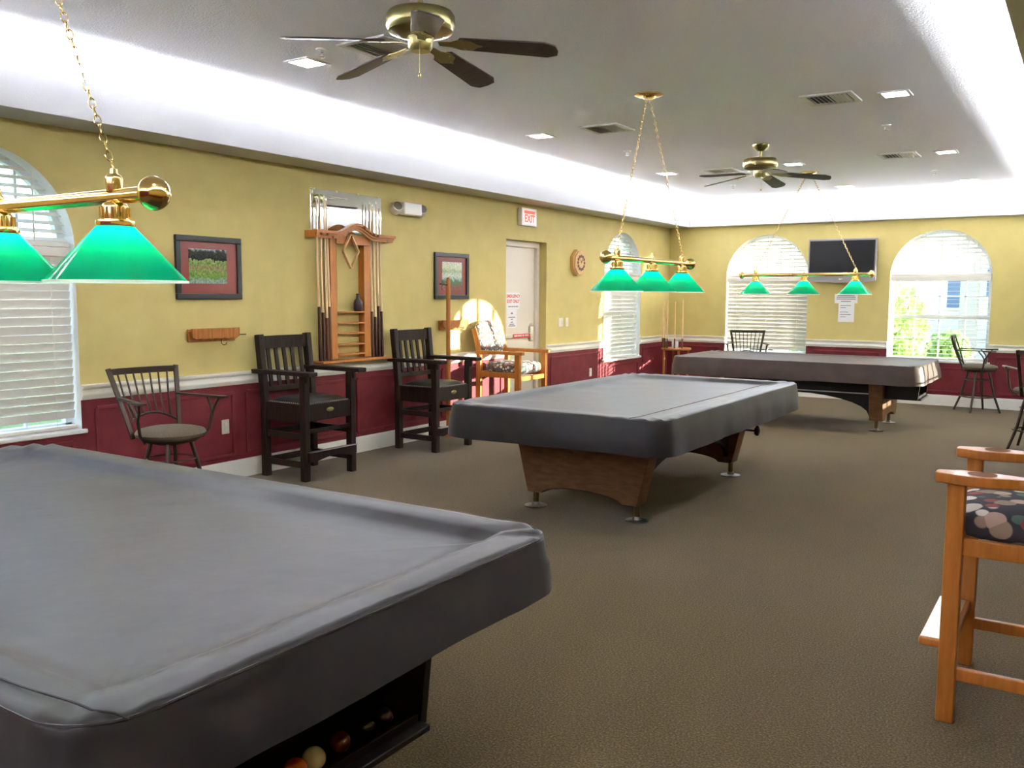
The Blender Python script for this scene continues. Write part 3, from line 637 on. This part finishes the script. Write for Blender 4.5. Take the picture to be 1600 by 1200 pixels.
# ------------------------------------------------------------------ seating
def metal_stool(label, loc, rz, leg_rot=R(45)):
    t = thing('metal_stool', label, 'stool', loc, rz, 'bronze metal swivel stools'); b = M['bronze']
    MB().lathe([(0, .555), (.19, .556), (.215, .572), (.222, .592), (.21, .612), (.16, .625), (.08, .630), (0, .631)], (0, 0, 0), 40).build('seat', M['seatfabric'], t)
    MB().lathe([(.0, .52), (.10, .52), (.10, .535), (.175, .54), (.185, .555), (0, .556)], (0, 0, 0), 30).build('swivel_plate', b, t)
    for k in range(4):
        a = leg_rot - rz + k * PI / 2; c, s = math.cos(a), math.sin(a)
        MB().tube([(.125 * c, .125 * s, .53), (.15 * c, .15 * s, .44), (.20 * c, .20 * s, .22), (.285 * c, .285 * s, 0)], [.0145, .0145, .0145, .0125], 10).build('leg', b, t)
    MB().tube([(.205 * math.cos(2 * PI * k / 36), .205 * math.sin(2 * PI * k / 36), .20) for k in range(36)], .0085, 8, True).build('foot_ring', b, t)
    MB().tube([(.152 * math.cos(2 * PI * k / 30), .152 * math.sin(2 * PI * k / 30), .42) for k in range(30)], .006, 7, True).build('brace_ring', b, t)
    def st(v, s): return Vector((-.175 - .13 * v - .02 * v * v, s * (.165 + .075 * v), .545 + .455 * v))
    for s in (-1, 1):
        mb = MB()
        for i in range(8): mb.bar(st(i / 8, s), st((i + 1) / 8 + .01, s), .028 + .006 * (i / 8), .016, .003, up=(1, 0, .3))
        mb.build('back_post', b, t)
        z = .815; p = st((z - .545) / .455, s)
        am = MB(); am.bar(p, (.16, s * .285, z), .034, .013, .004); am.bar((.05, s * .278, z - .005), (.20, s * .290, z), .042, .016, .004); am = am.build('armrest', b, t)
        mb = MB(); j = Vector((.07, s * .262, .70)); mb.tube([(.04, s * .205, .545), (.06, s * .245, .60), j], .011, 8)
        mb.tube([j, (.05, s * .268, .745), (.0, s * .275, .808)], .008, 8); mb.tube([j, (.10, s * .268, .75), (.13, s * .283, .808)], .009, 8); mb.build('arm_support', b, t)
    def arcp(v, q, bow): a = st(v, -1); c = st(v, 1); p = a.lerp(c, q); p.x -= bow * (1 - (2 * q - 1) ** 2); return p
    mb = MB()
    for i in range(12): mb.bar(arcp(.96, i / 12, .035), arcp(.96, (i + 1) / 12 + .002, .035), .018, .042, .002)
    mb.build('crest_rail', b, t)
    mb = MB(); low = []
    for i in range(17):
        q = i / 16; p = arcp(.26, q, .03); p.z += .07 * (1 - (2 * q - 1) ** 2) - .03; low.append(p)
    mb.tube(low, .008, 8); mb.build('lower_arch', b, t)
    for k in range(1, 8):
        q = k / 8; p = arcp(.26, q, .03); p.z += .07 * (1 - (2 * q - 1) ** 2) - .03; e = arcp(.93, q, .035); mdl = p.lerp(e, .5); mdl.x -= .012
        MB().tube([p, mdl, e], .0062, 7).build('spindle', b, t)
    return t
metal_stool('bronze metal stool with tan round seat between the window and dark chair', (.76, 3.66, 0), R(-6))
metal_stool('bronze metal stool facing the room before the closed blind', (1.62, 12.75, 0), R(-72), R(20))
metal_stool('bronze metal stool seen side-on before the garden-view window', (4.59, 13.22, 0), R(2), R(80))
metal_stool('bronze metal stool partly outside the view beyond the oak chair', (5.40, 10.15, 0), R(100), R(125))

def dark_chair(label, loc, rz):
    t = thing('spectator_chair', label, 'chair', loc, rz, 'dark wooden spectator chairs'); d = M['dark']
    W = .265      # half spacing of legs
    for s in (-1, 1):
        MB().box((.235, s * W, .425), (.062, .058, .85), .006).build('leg', d, t)
        mb = MB(); mb.box((-.215, s * W, .31), (.062, .058, .62), .006); mb.bar((-.215, s * W, .60), (-.275, s * W, 1.165), .056, .058, .006, up=(1, 0, 0)); mb.build('leg', d, t)
        mb = MB(); mb.box((.025, s * (W + .018), .868), (.66, .10, .034), .006); mb.box((.25, s * (W + .005), .825), (.06, .03, .06), .004); mb.build('armrest', d, t)
        mb = MB(); mb.box((.01, s * W, .545), (.40, .03, .15), .004); mb.build('side_apron', d, t)
        for z in (.36, .13): MB().box((.01, s * W, z), (.40, .028, .05), .004).build('stretcher', d, t)
    mb = MB(); mb.box((.24, 0, .55), (.032, 2 * W - .05, .135), .004); dw = mb.build('drawer', d, t)
    mb = MB(); mb.lathe([(0, 0), (.035, 0), (.03, .004), (0, .005)], (.256, 0, .56), 20, rotm(0, R(90), 0), sy=1.25, sx=.55); mb.build('brass_plate', M['abrass'], dw)
    MB().box((-.215, 0, .55), (.03, 2 * W - .05, .13), .004).build('back_apron', d, t)
    for z in (.36, .13): MB().box((-.215, 0, z), (.028, 2 * W - .05, .05), .004).build('stretcher', d, t)
    MB().box((.235, 0, .40), (.028, 2 * W - .05, .035), .004).build('stretcher', d, t)
    fr = MB().prism([(-W - .005, .165), (-W + .05, .155)] + [(-.21 + .035 * k, .155 + .028 * math.sin(PI * k / 12)) for k in range(13)] + [(W - .05, .155), (W + .005, .165), (W + .005, .235), (-W - .005, .235)], .262, .292, YZ).build('footrest', d, t)
    MB().box((.282, 0, .239), (.048, 2 * W + .005, .006), .002).build('metal_strip', M['alu'], fr)
    b = MB(); n = 14
    def cz(u, v): return .622 + .040 * (1 - u ** 6) * (1 - v ** 6) ** 1
    P = [[(.01 + .215 * u, .245 * v, cz(u, v)) for v in [2 * j / n - 1 for j in range(n + 1)]] for u in [2 * i / n - 1 for i in range(n + 1)]]
    V = [[b.bm.verts.new(p) for p in row] for row in P]
    for i in range(n):
        for j in range(n): b.bm.faces.new((V[i][j], V[i + 1][j], V[i + 1][j + 1], V[i][j + 1]))
    b.box((.01, 0, .615), (.43, .49, .02), .004)
    cu = b.build('cushion', M['leather'], t)
    mb = MB()
    for k in range(22): mb.ball((.229, -.235 + .0224 * k, .622), .0055, 6)
    for s in (-1, 1):
        for k in range(18): mb.ball((-.19 + .0235 * k, s * .249, .622), .0055, 6)
    mb.build('nail_trim', M['nails'], cu)
    mb = MB()
    for i in range(10):
        y0, y1 = -W + 2 * W * i / 10, -W + 2 * W * (i + 1) / 10 + .003; c = lambda y: -.262 - .022 * (1 - (y / W) ** 2)
        mb.bar((c(y0), y0, 1.10), (c(y1), y1, 1.10), .024, .105, .002)
    mb.build('crest_rail', d, t)
    MB().box((-.228, 0, .715), (.026, 2 * W - .04, .045), .004).build('lower_rail', d, t)
    for k in range(5):
        y = -.18 + .09 * k; MB().bar((-.228, y, .73), (-.262 - .018 * (1 - (y / W) ** 2), y, 1.06), .038, .014, .003, up=(1, 0, 0)).build('slat', d, t)
    return t
dark_chair('dark slat-back armchair on tall legs between the metal stool and the cue rack', (.335, 5.30, 0), 0)
dark_chair('dark slat-back armchair on tall legs beyond the cue rack, by the oak pole', (.375, 6.945, 0), 0)

def oak_chair(label, loc, rz, fab):
    t = thing('oak_chair', label, 'chair', loc, rz, 'oak spectator chairs'); d = M['oak']; W = .295
    for s in (-1, 1):
        MB().box((.245, s * W, .43), (.058, .055, .86), .006).build('leg', d, t)
        mb = MB(); mb.box((-.245, s * W, .43), (.055, .05, .86), .006); mb.bar((-.245, s * (W - .02), .82), (-.335, s * (W - .03), 1.13), .028, .06, .006, up=(1, 0, 0)); mb.build('leg', d, t)
        poly = [(-.28, -.032), (.06, -.036), (.12, -.052), (.18, -.060), (.24, -.056), (.275, -.04), (.308, -.032), (.315, -.02), (.315, .02), (.308, .032), (.275, .04), (.24, .056), (.18, .060), (.12, .052), (.06, .036), (-.28, .032)]
        a = MB().prism(poly, .86, .896, Matrix.Translation((0, s * W, 0)), .004).build('armrest', d, t)
        MB().lathe([(.0455, .8972), (.0465, .8975), (.042, .8978), (.040, .8965), (0, .8963)], (.17, s * W, 0), 26).build('cup_well', M['cupwell'], a)
        MB().box((0, s * W, .637), (.44, .03, .058), .004).build('seat_rail', d, t)
        MB().box((0, s * W, .178 if s > 0 else .178), (.44, .026, .045), .004).build('stretcher', d, t)
    MB().box((.245, 0, .60), (.026, 2 * W - .05, .05), .004).build('seat_rail', d, t); MB().box((-.245, 0, .637), (.026, 2 * W - .05, .058), .004).build('seat_rail', d, t)
    MB().box((-.245, 0, .20), (.026, 2 * W - .05, .045), .004).build('stretcher', d, t)
    fr = MB().box((.290, 0, .262), (.115, 2 * W - .05, .028), .006).build('footrest', d, t)
    MB().box((.295, 0, .2772), (.095, 2 * W - .08, .003), .001).build('brass_plate', M['footplate'], fr)
    b = MB(); bb = bmesh.new(); bmesh.ops.create_cube(bb, size=1); bmesh.ops.subdivide_edges(bb, edges=bb.edges[:], cuts=7, use_grid_fill=True)
    for v in bb.verts:
        x, y, z = v.co * 2; r = 4
        k = (abs(x) ** r + abs(y) ** r + abs(z) ** r) ** (1 / r) or 1
        v.co = Vector((x, y, z)) / k * .5
    b._add(bb, Matrix.Translation((.015, 0, .708)) @ Matrix.Diagonal((.52, .535, .135, 1))); b.build('cushion', fab, t)
    b = MB(); bb = bmesh.new(); bmesh.ops.create_cube(bb, size=1); bmesh.ops.subdivide_edges(bb, edges=bb.edges[:], cuts=7, use_grid_fill=True)
    for v in bb.verts:
        x, y, z = v.co * 2; r = 3.2; k = (abs(x) ** r + abs(y) ** r + abs(z) ** r) ** (1 / r) or 1; p = Vector((x, y, z)) / k
        w = 1 - .16 * max(0, p.z) ** 2; v.co = Vector((p.x * .5, p.y * .5 * w, p.z * .5)); v.co.x -= .35 * (p.y ** 2) * -1 * .5
    b._add(bb, Matrix.Translation((-.315, 0, 1.03)) @ Matrix.Rotation(R(-14), 4, 'Y') @ Matrix.Diagonal((.11, .535, .38, 1))); b.build('back_cushion', fab, t)
    return t
oak_chair('oak armchair with floral print cushions in sunlight before the exit door', (.42, 8.32, 0), R(2), M['fabric2'])
oak_chair('oak armchair with billiard-print cushion partly outside the view', (5.672, 3.705, 0), R(180), M['fabric'])

# ------------------------------------------------------------------ things on the window-and-door wall
def framed_picture(label, y0, y1, z0, z1, prt, m):
    w, h = y1 - y0, z1 - z0; t = thing('framed_picture', label, 'picture', (0, (y0 + y1) / 2, (z0 + z1) / 2), 0, 'framed pictures'); fw = .045
    mb = MB()
    for dy, dz, sy, sz in ((0, h / 2 - fw / 2, w, fw), (0, -h / 2 + fw / 2, w, fw), (w / 2 - fw / 2, 0, fw, h - 2 * fw), (-w / 2 + fw / 2, 0, fw, h - 2 * fw)): mb.box((.014, dy, dz), (.028, sy, sz), .005)
    mb.build('frame', M['frame'], t)
    MB().box((.009, 0, 0), (.010, w - 2 * fw, h - 2 * fw)).build('mat_board', M['matboard'], t)
    o = MB().box((0, 0, 0), (.003, prt[0], prt[1])).build('print', m, t, smooth=False); o.location = (.0155, prt[2], prt[3])
    return t
framed_picture('black-framed golf landscape on burgundy mat over the small oak rack', 4.29, 4.905, 1.453, 1.937, (.355, .265, -.012, .012), M['golf'])
framed_picture('black-framed landscape on burgundy mat behind the oak pole', 7.44, 8.045, 1.452, 1.942, (.355, .30, 0, -.0), M['golf2'])
def wall_rack(label, loc, w):
    t = thing('wall_rack', label, 'wall rack', loc, 0, 'small oak wall racks')
    poly = [(-w / 2, .045), (w / 2, .045), (w / 2, -.02)] + [(w / 2 - w * k / 12, -.032 - .008 * (k % 2)) for k in range(1, 12)] + [(-w / 2, -.02)]
    mb = MB(); mb.prism(poly, .05, .075, YZ, .003); mb.box((.038, 0, .03), (.075, w, .02), .004); mb.build('front_board', M['oakdark'], t)
    MB().box((.012, 0, -.01), (.022, w - .01, .10), .003).build('back_board', M['oakdark'], t)
    mb = MB(); mb.tube([(.05, .06, -.04), (.05, .06, -.075), (.055, .075, -.09), (.06, .095, -.085), (.06, .10, -.07)], .003, 6); mb.build('hook', M['bronze'], t)
    mb = MB(); mb.cyl((.06, w / 2 - .01, -.012), (.06, w / 2 + .07, -.012), .005, n=8); mb.build('peg', M['bronze'], t)
    return t
wall_rack('small honey oak rack with a hook under the golf picture', (0, 4.605, 1.185), .45)
wall_rack('small honey oak rack with a hook half behind the oak pole', (0, 7.74, 1.185), .45)
t = thing('oak_pole', 'tall thin oak pole stand with one peg before the landscape picture', 'stand', (.13, 7.525, 0))
MB().lathe([(0, 0), (.024, 0), (.024, 1.33), (.021, 1.335), (.024, 1.345), (.024, 1.47), (.020, 1.475), (.023, 1.485), (.022, 1.655), (.016, 1.675), (0, 1.682)], (0, 0, 0), 14).build('post', M['oak'], t)
MB().lathe([(0, .0), (.045, 0), (.045, .018), (.03, .03), (.024, .06)], (0, 0, 0), 24).build('base', M['oak'], t)
mb = MB(); mb.cyl((.0, -.02, 1.60), (.02, -.16, 1.608), .007, .006, n=8); mb.ball((.02, -.165, 1.608), .009, 8); mb.build('peg', M['butt'], t)

# cue rack, mirror, cues
t = thing('cue_rack', 'honey oak wall cue rack with arched crown and five small shelves', 'cue rack', (0, 0, 0))
y0, y1, yc = 5.62, 6.66, 6.14
crown = []
for k in range(41):
    y = y0 + (y1 - y0) * k / 40; u = abs(y - yc) / .27; crown.append((y, 2.045 + (.085 * (.5 + .5 * math.cos(PI * min(u, 1))))))
def crown_layer(mb, d0, d1, zo0, zo1, ex):
    top = [(yc + (y - yc) * ex, z + zo1) for y, z in crown]; bot = [(yc + (y - yc) * ex, z + zo0) for y, z in crown]
    for i in range(40):
        mb.prism([bot[i], bot[i + 1], top[i + 1], top[i]], d0, d1, YZ)
mb = MB(); crown_layer(mb, .106, .128, -.055, -.035, .965); crown_layer(mb, .106, .140, -.035, -.015, .98); crown_layer(mb, .106, .156, -.015, .008, 1.0)
for yy in (y0 + .012, y1 - .012): mb.box((.06, yy, 2.022), (.118, .024, .062), .004); bmesh.ops.remove_doubles(mb.bm, verts=mb.bm.verts, dist=1e-5)
mb.build('crown', M['oak'], t)
MB().box((.075, yc, 1.985), (.03, .44, .075), .003).build('cross_rail', M['oak'], t)
for y in (5.895, 6.335): MB().box((.04, y, 1.46), (.075, .085, 1.09), .004).build('stile', M['oak'], t)
for z in (1.335, 1.235, 1.14, 1.04, .95): MB().box((.045, 6.115, z), (.08, .36, .014), .003).build('shelf', M['oak'], t)
MB().box((.075, yc - .0, .893), (.15, .93, .026), .008).build('base_board', M['oak'], t)
t = thing('wall_mirror', 'frameless wall mirror strip above the cue rack crown', 'mirror', (0, 6.15, 2.235))
MB().box((.008, 0, 0), (.010, .93, .37), .003).build('glass', M['mirror'], t)
for dy in (-.42, -.14, .14, .42): MB().box((.016, dy, .182), (.008, .016, .018), .003).build('clip', M['plastic'], t)
G = 'pool cues in the wall rack'
for k, (y, top, bm) in enumerate(((5.705, 2.33, 'butt'), (5.752, 2.37, 'butt'), (5.800, 2.36, 'buttbrown'), (5.832, 2.34, 'buttbrown'), (6.395, 2.36, 'buttbrown'), (6.440, 2.34, 'butt'), (6.485, 2.37, 'butt'), (6.530, 2.33, 'butt'))):
    lab = 'wooden pool cue in the oak rack, ' + ['outermost on the stool side', 'second from the stool-side end', 'third from the stool-side end', 'against the stile nearer the stool', 'against the stile nearer the exit door', 'third from the door-side end', 'second from the door-side end', 'outermost on the door side'][k]
    t = thing('pool_cue', lab, 'pool cue', (.085, y, .907), 0, G); H = top - .907; hb = .48 - .05 * (k % 3)
    lean = Vector((-.03, (.0 if k % 2 else .004), H))
    P = lambda v: tuple(lean * v)
    MB().tube([P(0), P(.02), P(hb / H)], [.0135, .0165, .013], 10).build('butt', M[bm], t)
    MB().tube([P(hb / H), P(.985)], [.0128, .0070], 10).build('shaft', M['shaft'], t)
    MB().tube([P(.985), P(1)], [.0064, .006], 8).build('ferrule', M['tip'], t)
# nine-ball diamond rack on its hook, bottle
t = thing('diamond_rack', 'oak diamond ball rack hanging from the cue rack crown', 'ball rack', (.108, 6.083, 1.885))
mb = MB(); pts = [(0, .155), (.10, 0), (0, -.155), (-.10, 0)]
for a, b in zip(pts, pts[1:] + pts[:1]): mb.bar((0, a[0], a[1]), (0, b[0], b[1]), .030, .014, .003, up=Vector((0, b[1] - a[1], a[0] - b[0])))
mb.build('frame', M['oaklight'], t)
MB().cyl((-.0155, 0, .131), (.025, 0, .136), .005, n=8).build('hook', M['bronze'], t)
o = MB().lathe([(0, 0), (.034, 0), (.041, .012), (.042, .075), (.034, .10), (.017, .118), (.0155, .155), (.019, .160), (.017, .163), (0, .16)], (0, 0, 0), 26).build('bottle', M['purple'])
o.location = (.05, 6.235, 1.3425); tag(o, 'dark purple-brown bottle on the top rack shelf', 'bottle')
# clock
t = thing('wall_clock', 'octagonal oak wall clock beside the exit door', 'clock', (0, 10.53, 1.93))
oc = lambda r: [(r * math.cos(R(22.5 + 45 * k)), r * math.sin(R(22.5 + 45 * k))) for k in range(8)]
mb = MB(); mb.prism(oc(.185), 0, .055, YZ); mb.prism(oc(.165), .055, .07, YZ, .004); mb.build('case', M['oaklight'], t)
mb = MB(); mb.lathe([(0, 0), (.118, 0), (.118, .003), (0, .003)], (.0705, 0, 0), 32, rotm(0, R(90), 0)); fc = mb.build('face', M['oaklight'], t)
for k in range(12):
    a = R(30 * k); mb = MB(); mb.lathe([(.0, 0), (.021, 0), (.021, .003), (.010, .003), (.010, .0045), (0, .0045)], (.0735, .088 * math.sin(a), .088 * math.cos(a)), 14, rotm(0, R(90), 0)); mb.build('hour_marker', M['clockdark'], fc)
mb = MB(); mb.bar((.078, 0, 0), (.078, .03, .05), .006, .002); mb.bar((.079, 0, 0), (.079, -.03, .045), .004, .002); mb.ball((.078, 0, 0), .006, 8); mb.build('hands', M['clockdark'], t)
# switches, outlets
def plate(name, label, cat, f, u, v, w, h, toggles, group):
    n = Vector(f(0, 0, -1)) - Vector(f(0, 0, 0)); along = Vector(f(1, 0, 0)) - Vector(f(0, 0, 0))
    t = thing(name, label, cat, f(u, v, 0), 0, group)
    rot = Matrix((along, Vector((0, 0, 1)), along.cross(Vector((0, 0, 1))))).transposed().to_4x4()
    MB().box(n * .003, (w, h, .006), .002, rot).build('cover_plate', M['ivory'], t)
    for q in toggles:
        MB().box(along * q[0] + Vector((0, 0, q[1])) + n * .008, (q[2], q[3], .006), .002, rot).build(q[4], M['plastic'], t)
sw = [(-.023, 0, .016, .05, 'rocker'), (.023, 0, .016, .05, 'rocker')]
plate('light_switch', 'wide white double switch plate nearer the exit door', 'light switch', fL, 10.125, 1.15, .115, .115, sw, 'wall switches')
plate('light_switch', 'narrow white single switch plate under the clock side', 'light switch', fL, 10.285, 1.15, .07, .115, [(0, 0, .016, .05, 'rocker')], 'wall switches')
ol = [(0, .02, .03, .026, 'socket'), (0, -.02, .03, .026, 'socket')]
plate('power_outlet', 'ivory outlet on the burgundy wall beside the metal stool', 'outlet', fL, 4.72, .435, .072, .115, ol, 'wall outlets')
plate('power_outlet', 'ivory outlet on the burgundy wall between door and narrow window', 'outlet', fL, 10.97, .44, .072, .115, ol, 'wall outlets')

# ------------------------------------------------------------------ back wall: TV, notices
t = thing('wall_tv', 'black flat TV with grey lower bezel on the back wall', 'TV', (2.715, BY, 2.04))
MB().box((0, -.085, 0), (.95, .07, .60), .012).build('casing', M['bezel'], t)
MB().box((0, -.121, .02), (.905, .004, .50)).build('screen', M['screen'], t)
mb = MB(); mb.prism([(-.475, -.25), (.475, -.25), (.475, -.31), (.30, -.328), (0, -.334), (-.30, -.328), (-.475, -.31)], .11, .128, XZ); mb.build('lower_bezel', M['bezel'], t)
MB().box((0, -.13, -.285), (.05, .003, .014), .003).build('badge', M['chrome'], t)
MB().box((0, -.03, 0), (.35, .06, .3), .005).build('bracket', M['greyplastic'], t)
t = thing('notice_sign', 'wide white notice taped to the wall right under the TV', 'notice', (2.775, BY, 1.475))
MB().box((0, -.0015, 0), (.32, .002, .135)).build('sheet', M['paper'], t)
mb = MB()
for z, w in ((.045, .24), (.022, .27), (-.005, .27), (-.04, .14)): mb.box((0, -.003, z), (w, .001, .012))
mb.build('print', M['ink'], t)
t = thing('notice_sign', 'narrow typed page hanging below the wide notice under the TV', 'notice', (2.785, BY, 1.275))
MB().box((0, -.0045, 0), (.222, .002, .28)).build('sheet', M['paper'], t)
mb = MB()
for z, x, w in ((.10, -.01, .15), (.07, -.045, .08), (0.005, -.03, .11), (-.03, -.01, .15), (-.065, -.04, .08)): mb.box((x, -.006, z), (w, .001, .009))
mb.build('print', M['ink'], t)

# ------------------------------------------------------------------ corner cue stand
t = thing('corner_cue_stand', 'round oak floor cue stand in the back corner', 'cue stand', (.33, 13.22, 0))
MB().lathe([(0, .655), (.225, .655), (.235, .665), (.235, .68), (.228, .69), (0, .69)], (0, 0, 0), 32).build('top', M['oakdark'], t)
MB().lathe([(0, .0), (.235, .0), (.24, .02), (.235, .05), (0, .055)], (0, 0, 0), 32).build('base', M['oakdark'], t)
for k in range(4):
    a = R(35 + 90 * k); MB().cyl((.19 * math.cos(a), .19 * math.sin(a), .05), (.19 * math.cos(a), .19 * math.sin(a), .66), .018, n=12).build('post', M['oakdark'], t)
for k, (a, r, h) in enumerate(((195, .20, 1.42), (215, .215, 1.44), (232, .20, 1.40), (252, .215, 1.43), (285, .20, 1.41), (318, .21, 1.44))):
    x, y = .33 + r * math.cos(R(a)), 13.22 + r * math.sin(R(a))
    lab = ['thin pool cue at the window-side edge of the corner stand', 'thin pool cue second along the corner stand edge', 'thin pool cue third along the corner stand edge', 'thin pool cue fourth along the stand, before the white cup', 'thin pool cue just past the white cup on the stand', 'thin pool cue nearest the closed blind on the corner stand'][k]
    q = thing('standing_cue', lab, 'pool cue', (x, y, .69), 0, 'pool cues in the corner stand')
    MB().tube([(0, 0, 0), (0, 0, .15)], [.0135, .0125], 8).build('butt', M['buttbrown'], q)
    MB().tube([(0, 0, .15), (0, 0, h - .69)], [.0122, .006], 8).build('shaft', M['shaft'], q)
o = MB().lathe([(0, 0), (.048, 0), (.05, .004), (.052, .115), (.049, .117), (.046, .01), (0, .008)], (0, 0, 0), 24).build('white_cup', M['plastic']); o.location = (.37, 13.08, .691)
tag(o, 'white cup on the round corner cue stand', 'cup')

# ------------------------------------------------------------------ outside
MB().box((3, 10, -.25), (90, 90, .1)).build('ground', M['lawn'], None, 'structure', smooth=False)
MB().box((5.0, 19.5, -.19), (9, 4, .03)).build('path', M['pave'], None, 'structure', smooth=False)
def shrub(label, x, y, r, h, n, seed):
    rg = random.Random(seed); t = thing('garden_shrub', label, 'shrub', (x, y, -.2), 0, 'garden shrubs outside')
    mb = MB()
    for k in range(6):
        a = 2 * PI * k / 6; mb.tube([(0, 0, 0), (.2 * r * math.cos(a), .2 * r * math.sin(a), h * .4), (.5 * r * math.cos(a), .5 * r * math.sin(a), h * .8)], [.03, .02, .01], 5)
    mb.build('stem', M['stem'], t)
    b = MB()
    for k in range(n):
        d = Vector((rg.gauss(0, 1), rg.gauss(0, 1), rg.gauss(0, 1))).normalized() * (rg.random() ** .4)
        c = Vector((d.x * r, d.y * r, h * .55 + d.z * h * .48)); s = rg.uniform(.06, .11); E_ = Euler((rg.uniform(0, 6), rg.uniform(0, 6), rg.uniform(0, 6))).to_matrix()
        pts = [(-1, 0, 0), (-.3, .4, .06), (.5, .34, .05), (1, 0, -.05), (.5, -.34, .05), (-.3, -.4, .06)]
        b.bm.faces.new([b.bm.verts.new(c + E_ @ (Vector(p) * s)) for p in pts])
    b.build('foliage', M['leaf'], t, smooth=False, recalc=False); return t
shrub('leafy green shrub outside filling the window beside the brown table end', 2.9, 16.0, .72, 1.95, 1400, 3)
shrub('low bright green shrub outside next to the beige column', 3.72, 17.4, .42, 1.1, 700, 4)
shrub('green shrub farther off at the garden window corner', 1.6, 17.2, .85, 2.3, 1300, 5)
t = thing('neighbour_house', 'pale siding house outside with a wide column and blue windows', 'house', (5.4, 21.6, -.2))
MB().box((1.0, 1.5, 1.9), (8.5, 2.5, 3.8)).build('wall', M['siding'], t)
MB().box((-1.76, -.6, 1.7), (.34, .34, 3.4), .02).build('column', M['column'], t)
for x, zc, ww, hh in ((-2.13, 1.84, .30, .72), (-1.40, 2.02, .24, .62), (.9, 1.9, .6, 1.3), (2.6, 1.9, .6, 1.3)):
    w = MB().box((x, .22, zc), (ww + .12, .08, hh + .12), .01).build('window_frame', M['white'], t); MB().box((x, .17, zc), (ww, .02, hh)).build('pane', M['blueglass'], w)
MB().prism([(-2.6, 3.8), (5.6, 3.8), (4.6, 5.2), (-1.6, 5.2)], -3.2, .9, XZ).build('roof', M['bluegrey'], t)
t = thing('parked_car', 'white car parked outside beyond the shrubs', 'car', (1.15, 20.1, -.17), R(3))
prof = [(-2.1, .35), (-2.15, .6), (-2.0, .82), (-1.2, .95), (-.6, 1.38), (.7, 1.42), (1.5, 1.0), (2.1, .9), (2.15, .35)]
MB().prism(prof, -.85, .85, XZ, .05).build('body', M['carpaint'], t)
MB().prism([(-1.05, .98), (-.55, 1.34), (.66, 1.38), (1.3, 1.02)], -.86, .86, XZ).build('glazing', M['blueglass'], t)
for x in (-1.35, 1.35):
    for y in (-.8, .8): MB().cyl((x, y - .1, .32), (x, y + .1, .32), .32, n=20).build('wheel', M['tyre'], t)

# ------------------------------------------------------------------ light
def area(name, loc, rot, sx, sy, power, col=(1, 1, 1)):
    l = bpy.data.lights.new(name, 'AREA'); l.shape = 'RECTANGLE'; l.size = sx; l.size_y = sy; l.energy = power; l.color = col
    o = bpy.data.objects.new(name, l); COL.objects.link(o); o.location = loc; o.rotation_euler = rot; return o
midy = (LIPF + LIPB) / 2; Ly = LIPB - LIPF; midx = (LIPL + LIPR) / 2; Lx = LIPR - LIPL
cw = (.95, .98, 1.0)
PW = 41.0
area('cove_tube', (-.06, midy, 2.72), (R(180), 0, 0), .09, Ly, PW * Ly, cw)
area('cove_tube', (LIPR + .43, midy, 2.72), (R(180), 0, 0), .09, Ly, PW * Ly, cw)
area('cove_tube', (midx, LIPB + .43, 2.72), (R(180), 0, 0), Lx, .09, PW * Lx, cw)
area('cove_tube', (midx, LIPF - .25, 2.72), (R(180), 0, 0), Lx, .09, PW * Lx, cw)
for x, y in ((1.45, 1.2), (4.5, 1.2), (4.5, 4.1), (1.45, -1.75), (2.93, -1.75), (4.5, -1.75)):   # unseen area lights added as frontal fill, spaced like the downlight grid
    area('downlight', (x, y, HC - .012), (0, 0, 0), .164, .164, 2.5, (.98, .98, 1))
sun = bpy.data.lights.new('sun', 'SUN'); sun.energy = 14; sun.angle = R(.3); sun.color = (1, .93, .80)
so = bpy.data.objects.new('sun', sun); COL.objects.link(so)
d = Vector((-1, -.57, -math.tan(R(7.3)) * 1.151)); so.rotation_euler = d.to_track_quat('-Z', 'Y').to_euler()
w = bpy.data.worlds.new('sky'); S.world = w; w.use_nodes = True; nt = w.node_tree; nt.nodes.clear()
sk = nt.nodes.new('ShaderNodeTexSky'); sk.sky_type = 'NISHITA'; sk.sun_disc = False; sk.sun_elevation = R(24); sk.sun_rotation = R(60); sk.air_density = 1; sk.dust_density = 1.5
bg = nt.nodes.new('ShaderNodeBackground'); bg.inputs[1].default_value = .75
wo = nt.nodes.new('ShaderNodeOutputWorld'); nt.links.new(sk.outputs[0], bg.inputs[0]); nt.links.new(bg.outputs[0], wo.inputs[0])

# ------------------------------------------------------------------ camera
cam = bpy.data.cameras.new('camera'); cam.sensor_width = 36; cam.lens = 36 * 1395.4 / 1600; cam.clip_start = .05
co = bpy.data.objects.new('camera', cam); COL.objects.link(co); S.camera = co
yaw, pit, rol = .572565693, .0992942778, .00575250528
fwd = Vector((-math.sin(yaw) * math.cos(pit), math.cos(yaw) * math.cos(pit), -math.sin(pit))); rt = Vector((math.cos(yaw), math.sin(yaw), 0)); up = rt.cross(fwd)
r2 = rt * math.cos(rol) + up * math.sin(rol); u2 = up * math.cos(rol) - rt * math.sin(rol)
mw = Matrix((r2, u2, -fwd)).transposed().to_4x4(); mw.translation = (5.77909, 0, 1.5); co.matrix_world = mw
S.view_settings.view_transform = 'Standard'; S.view_settings.look = 'None'; S.view_settings.gamma = 1; S.view_settings.exposure = .93; S.view_settings.use_curve_mapping = False
S.cycles.max_bounces = 10; S.cycles.diffuse_bounces = 8; S.cycles.glossy_bounces = 4; S.cycles.transmission_bounces = 6; S.cycles.transparent_max_bounces = 12
S.cycles.sample_clamp_indirect = 40
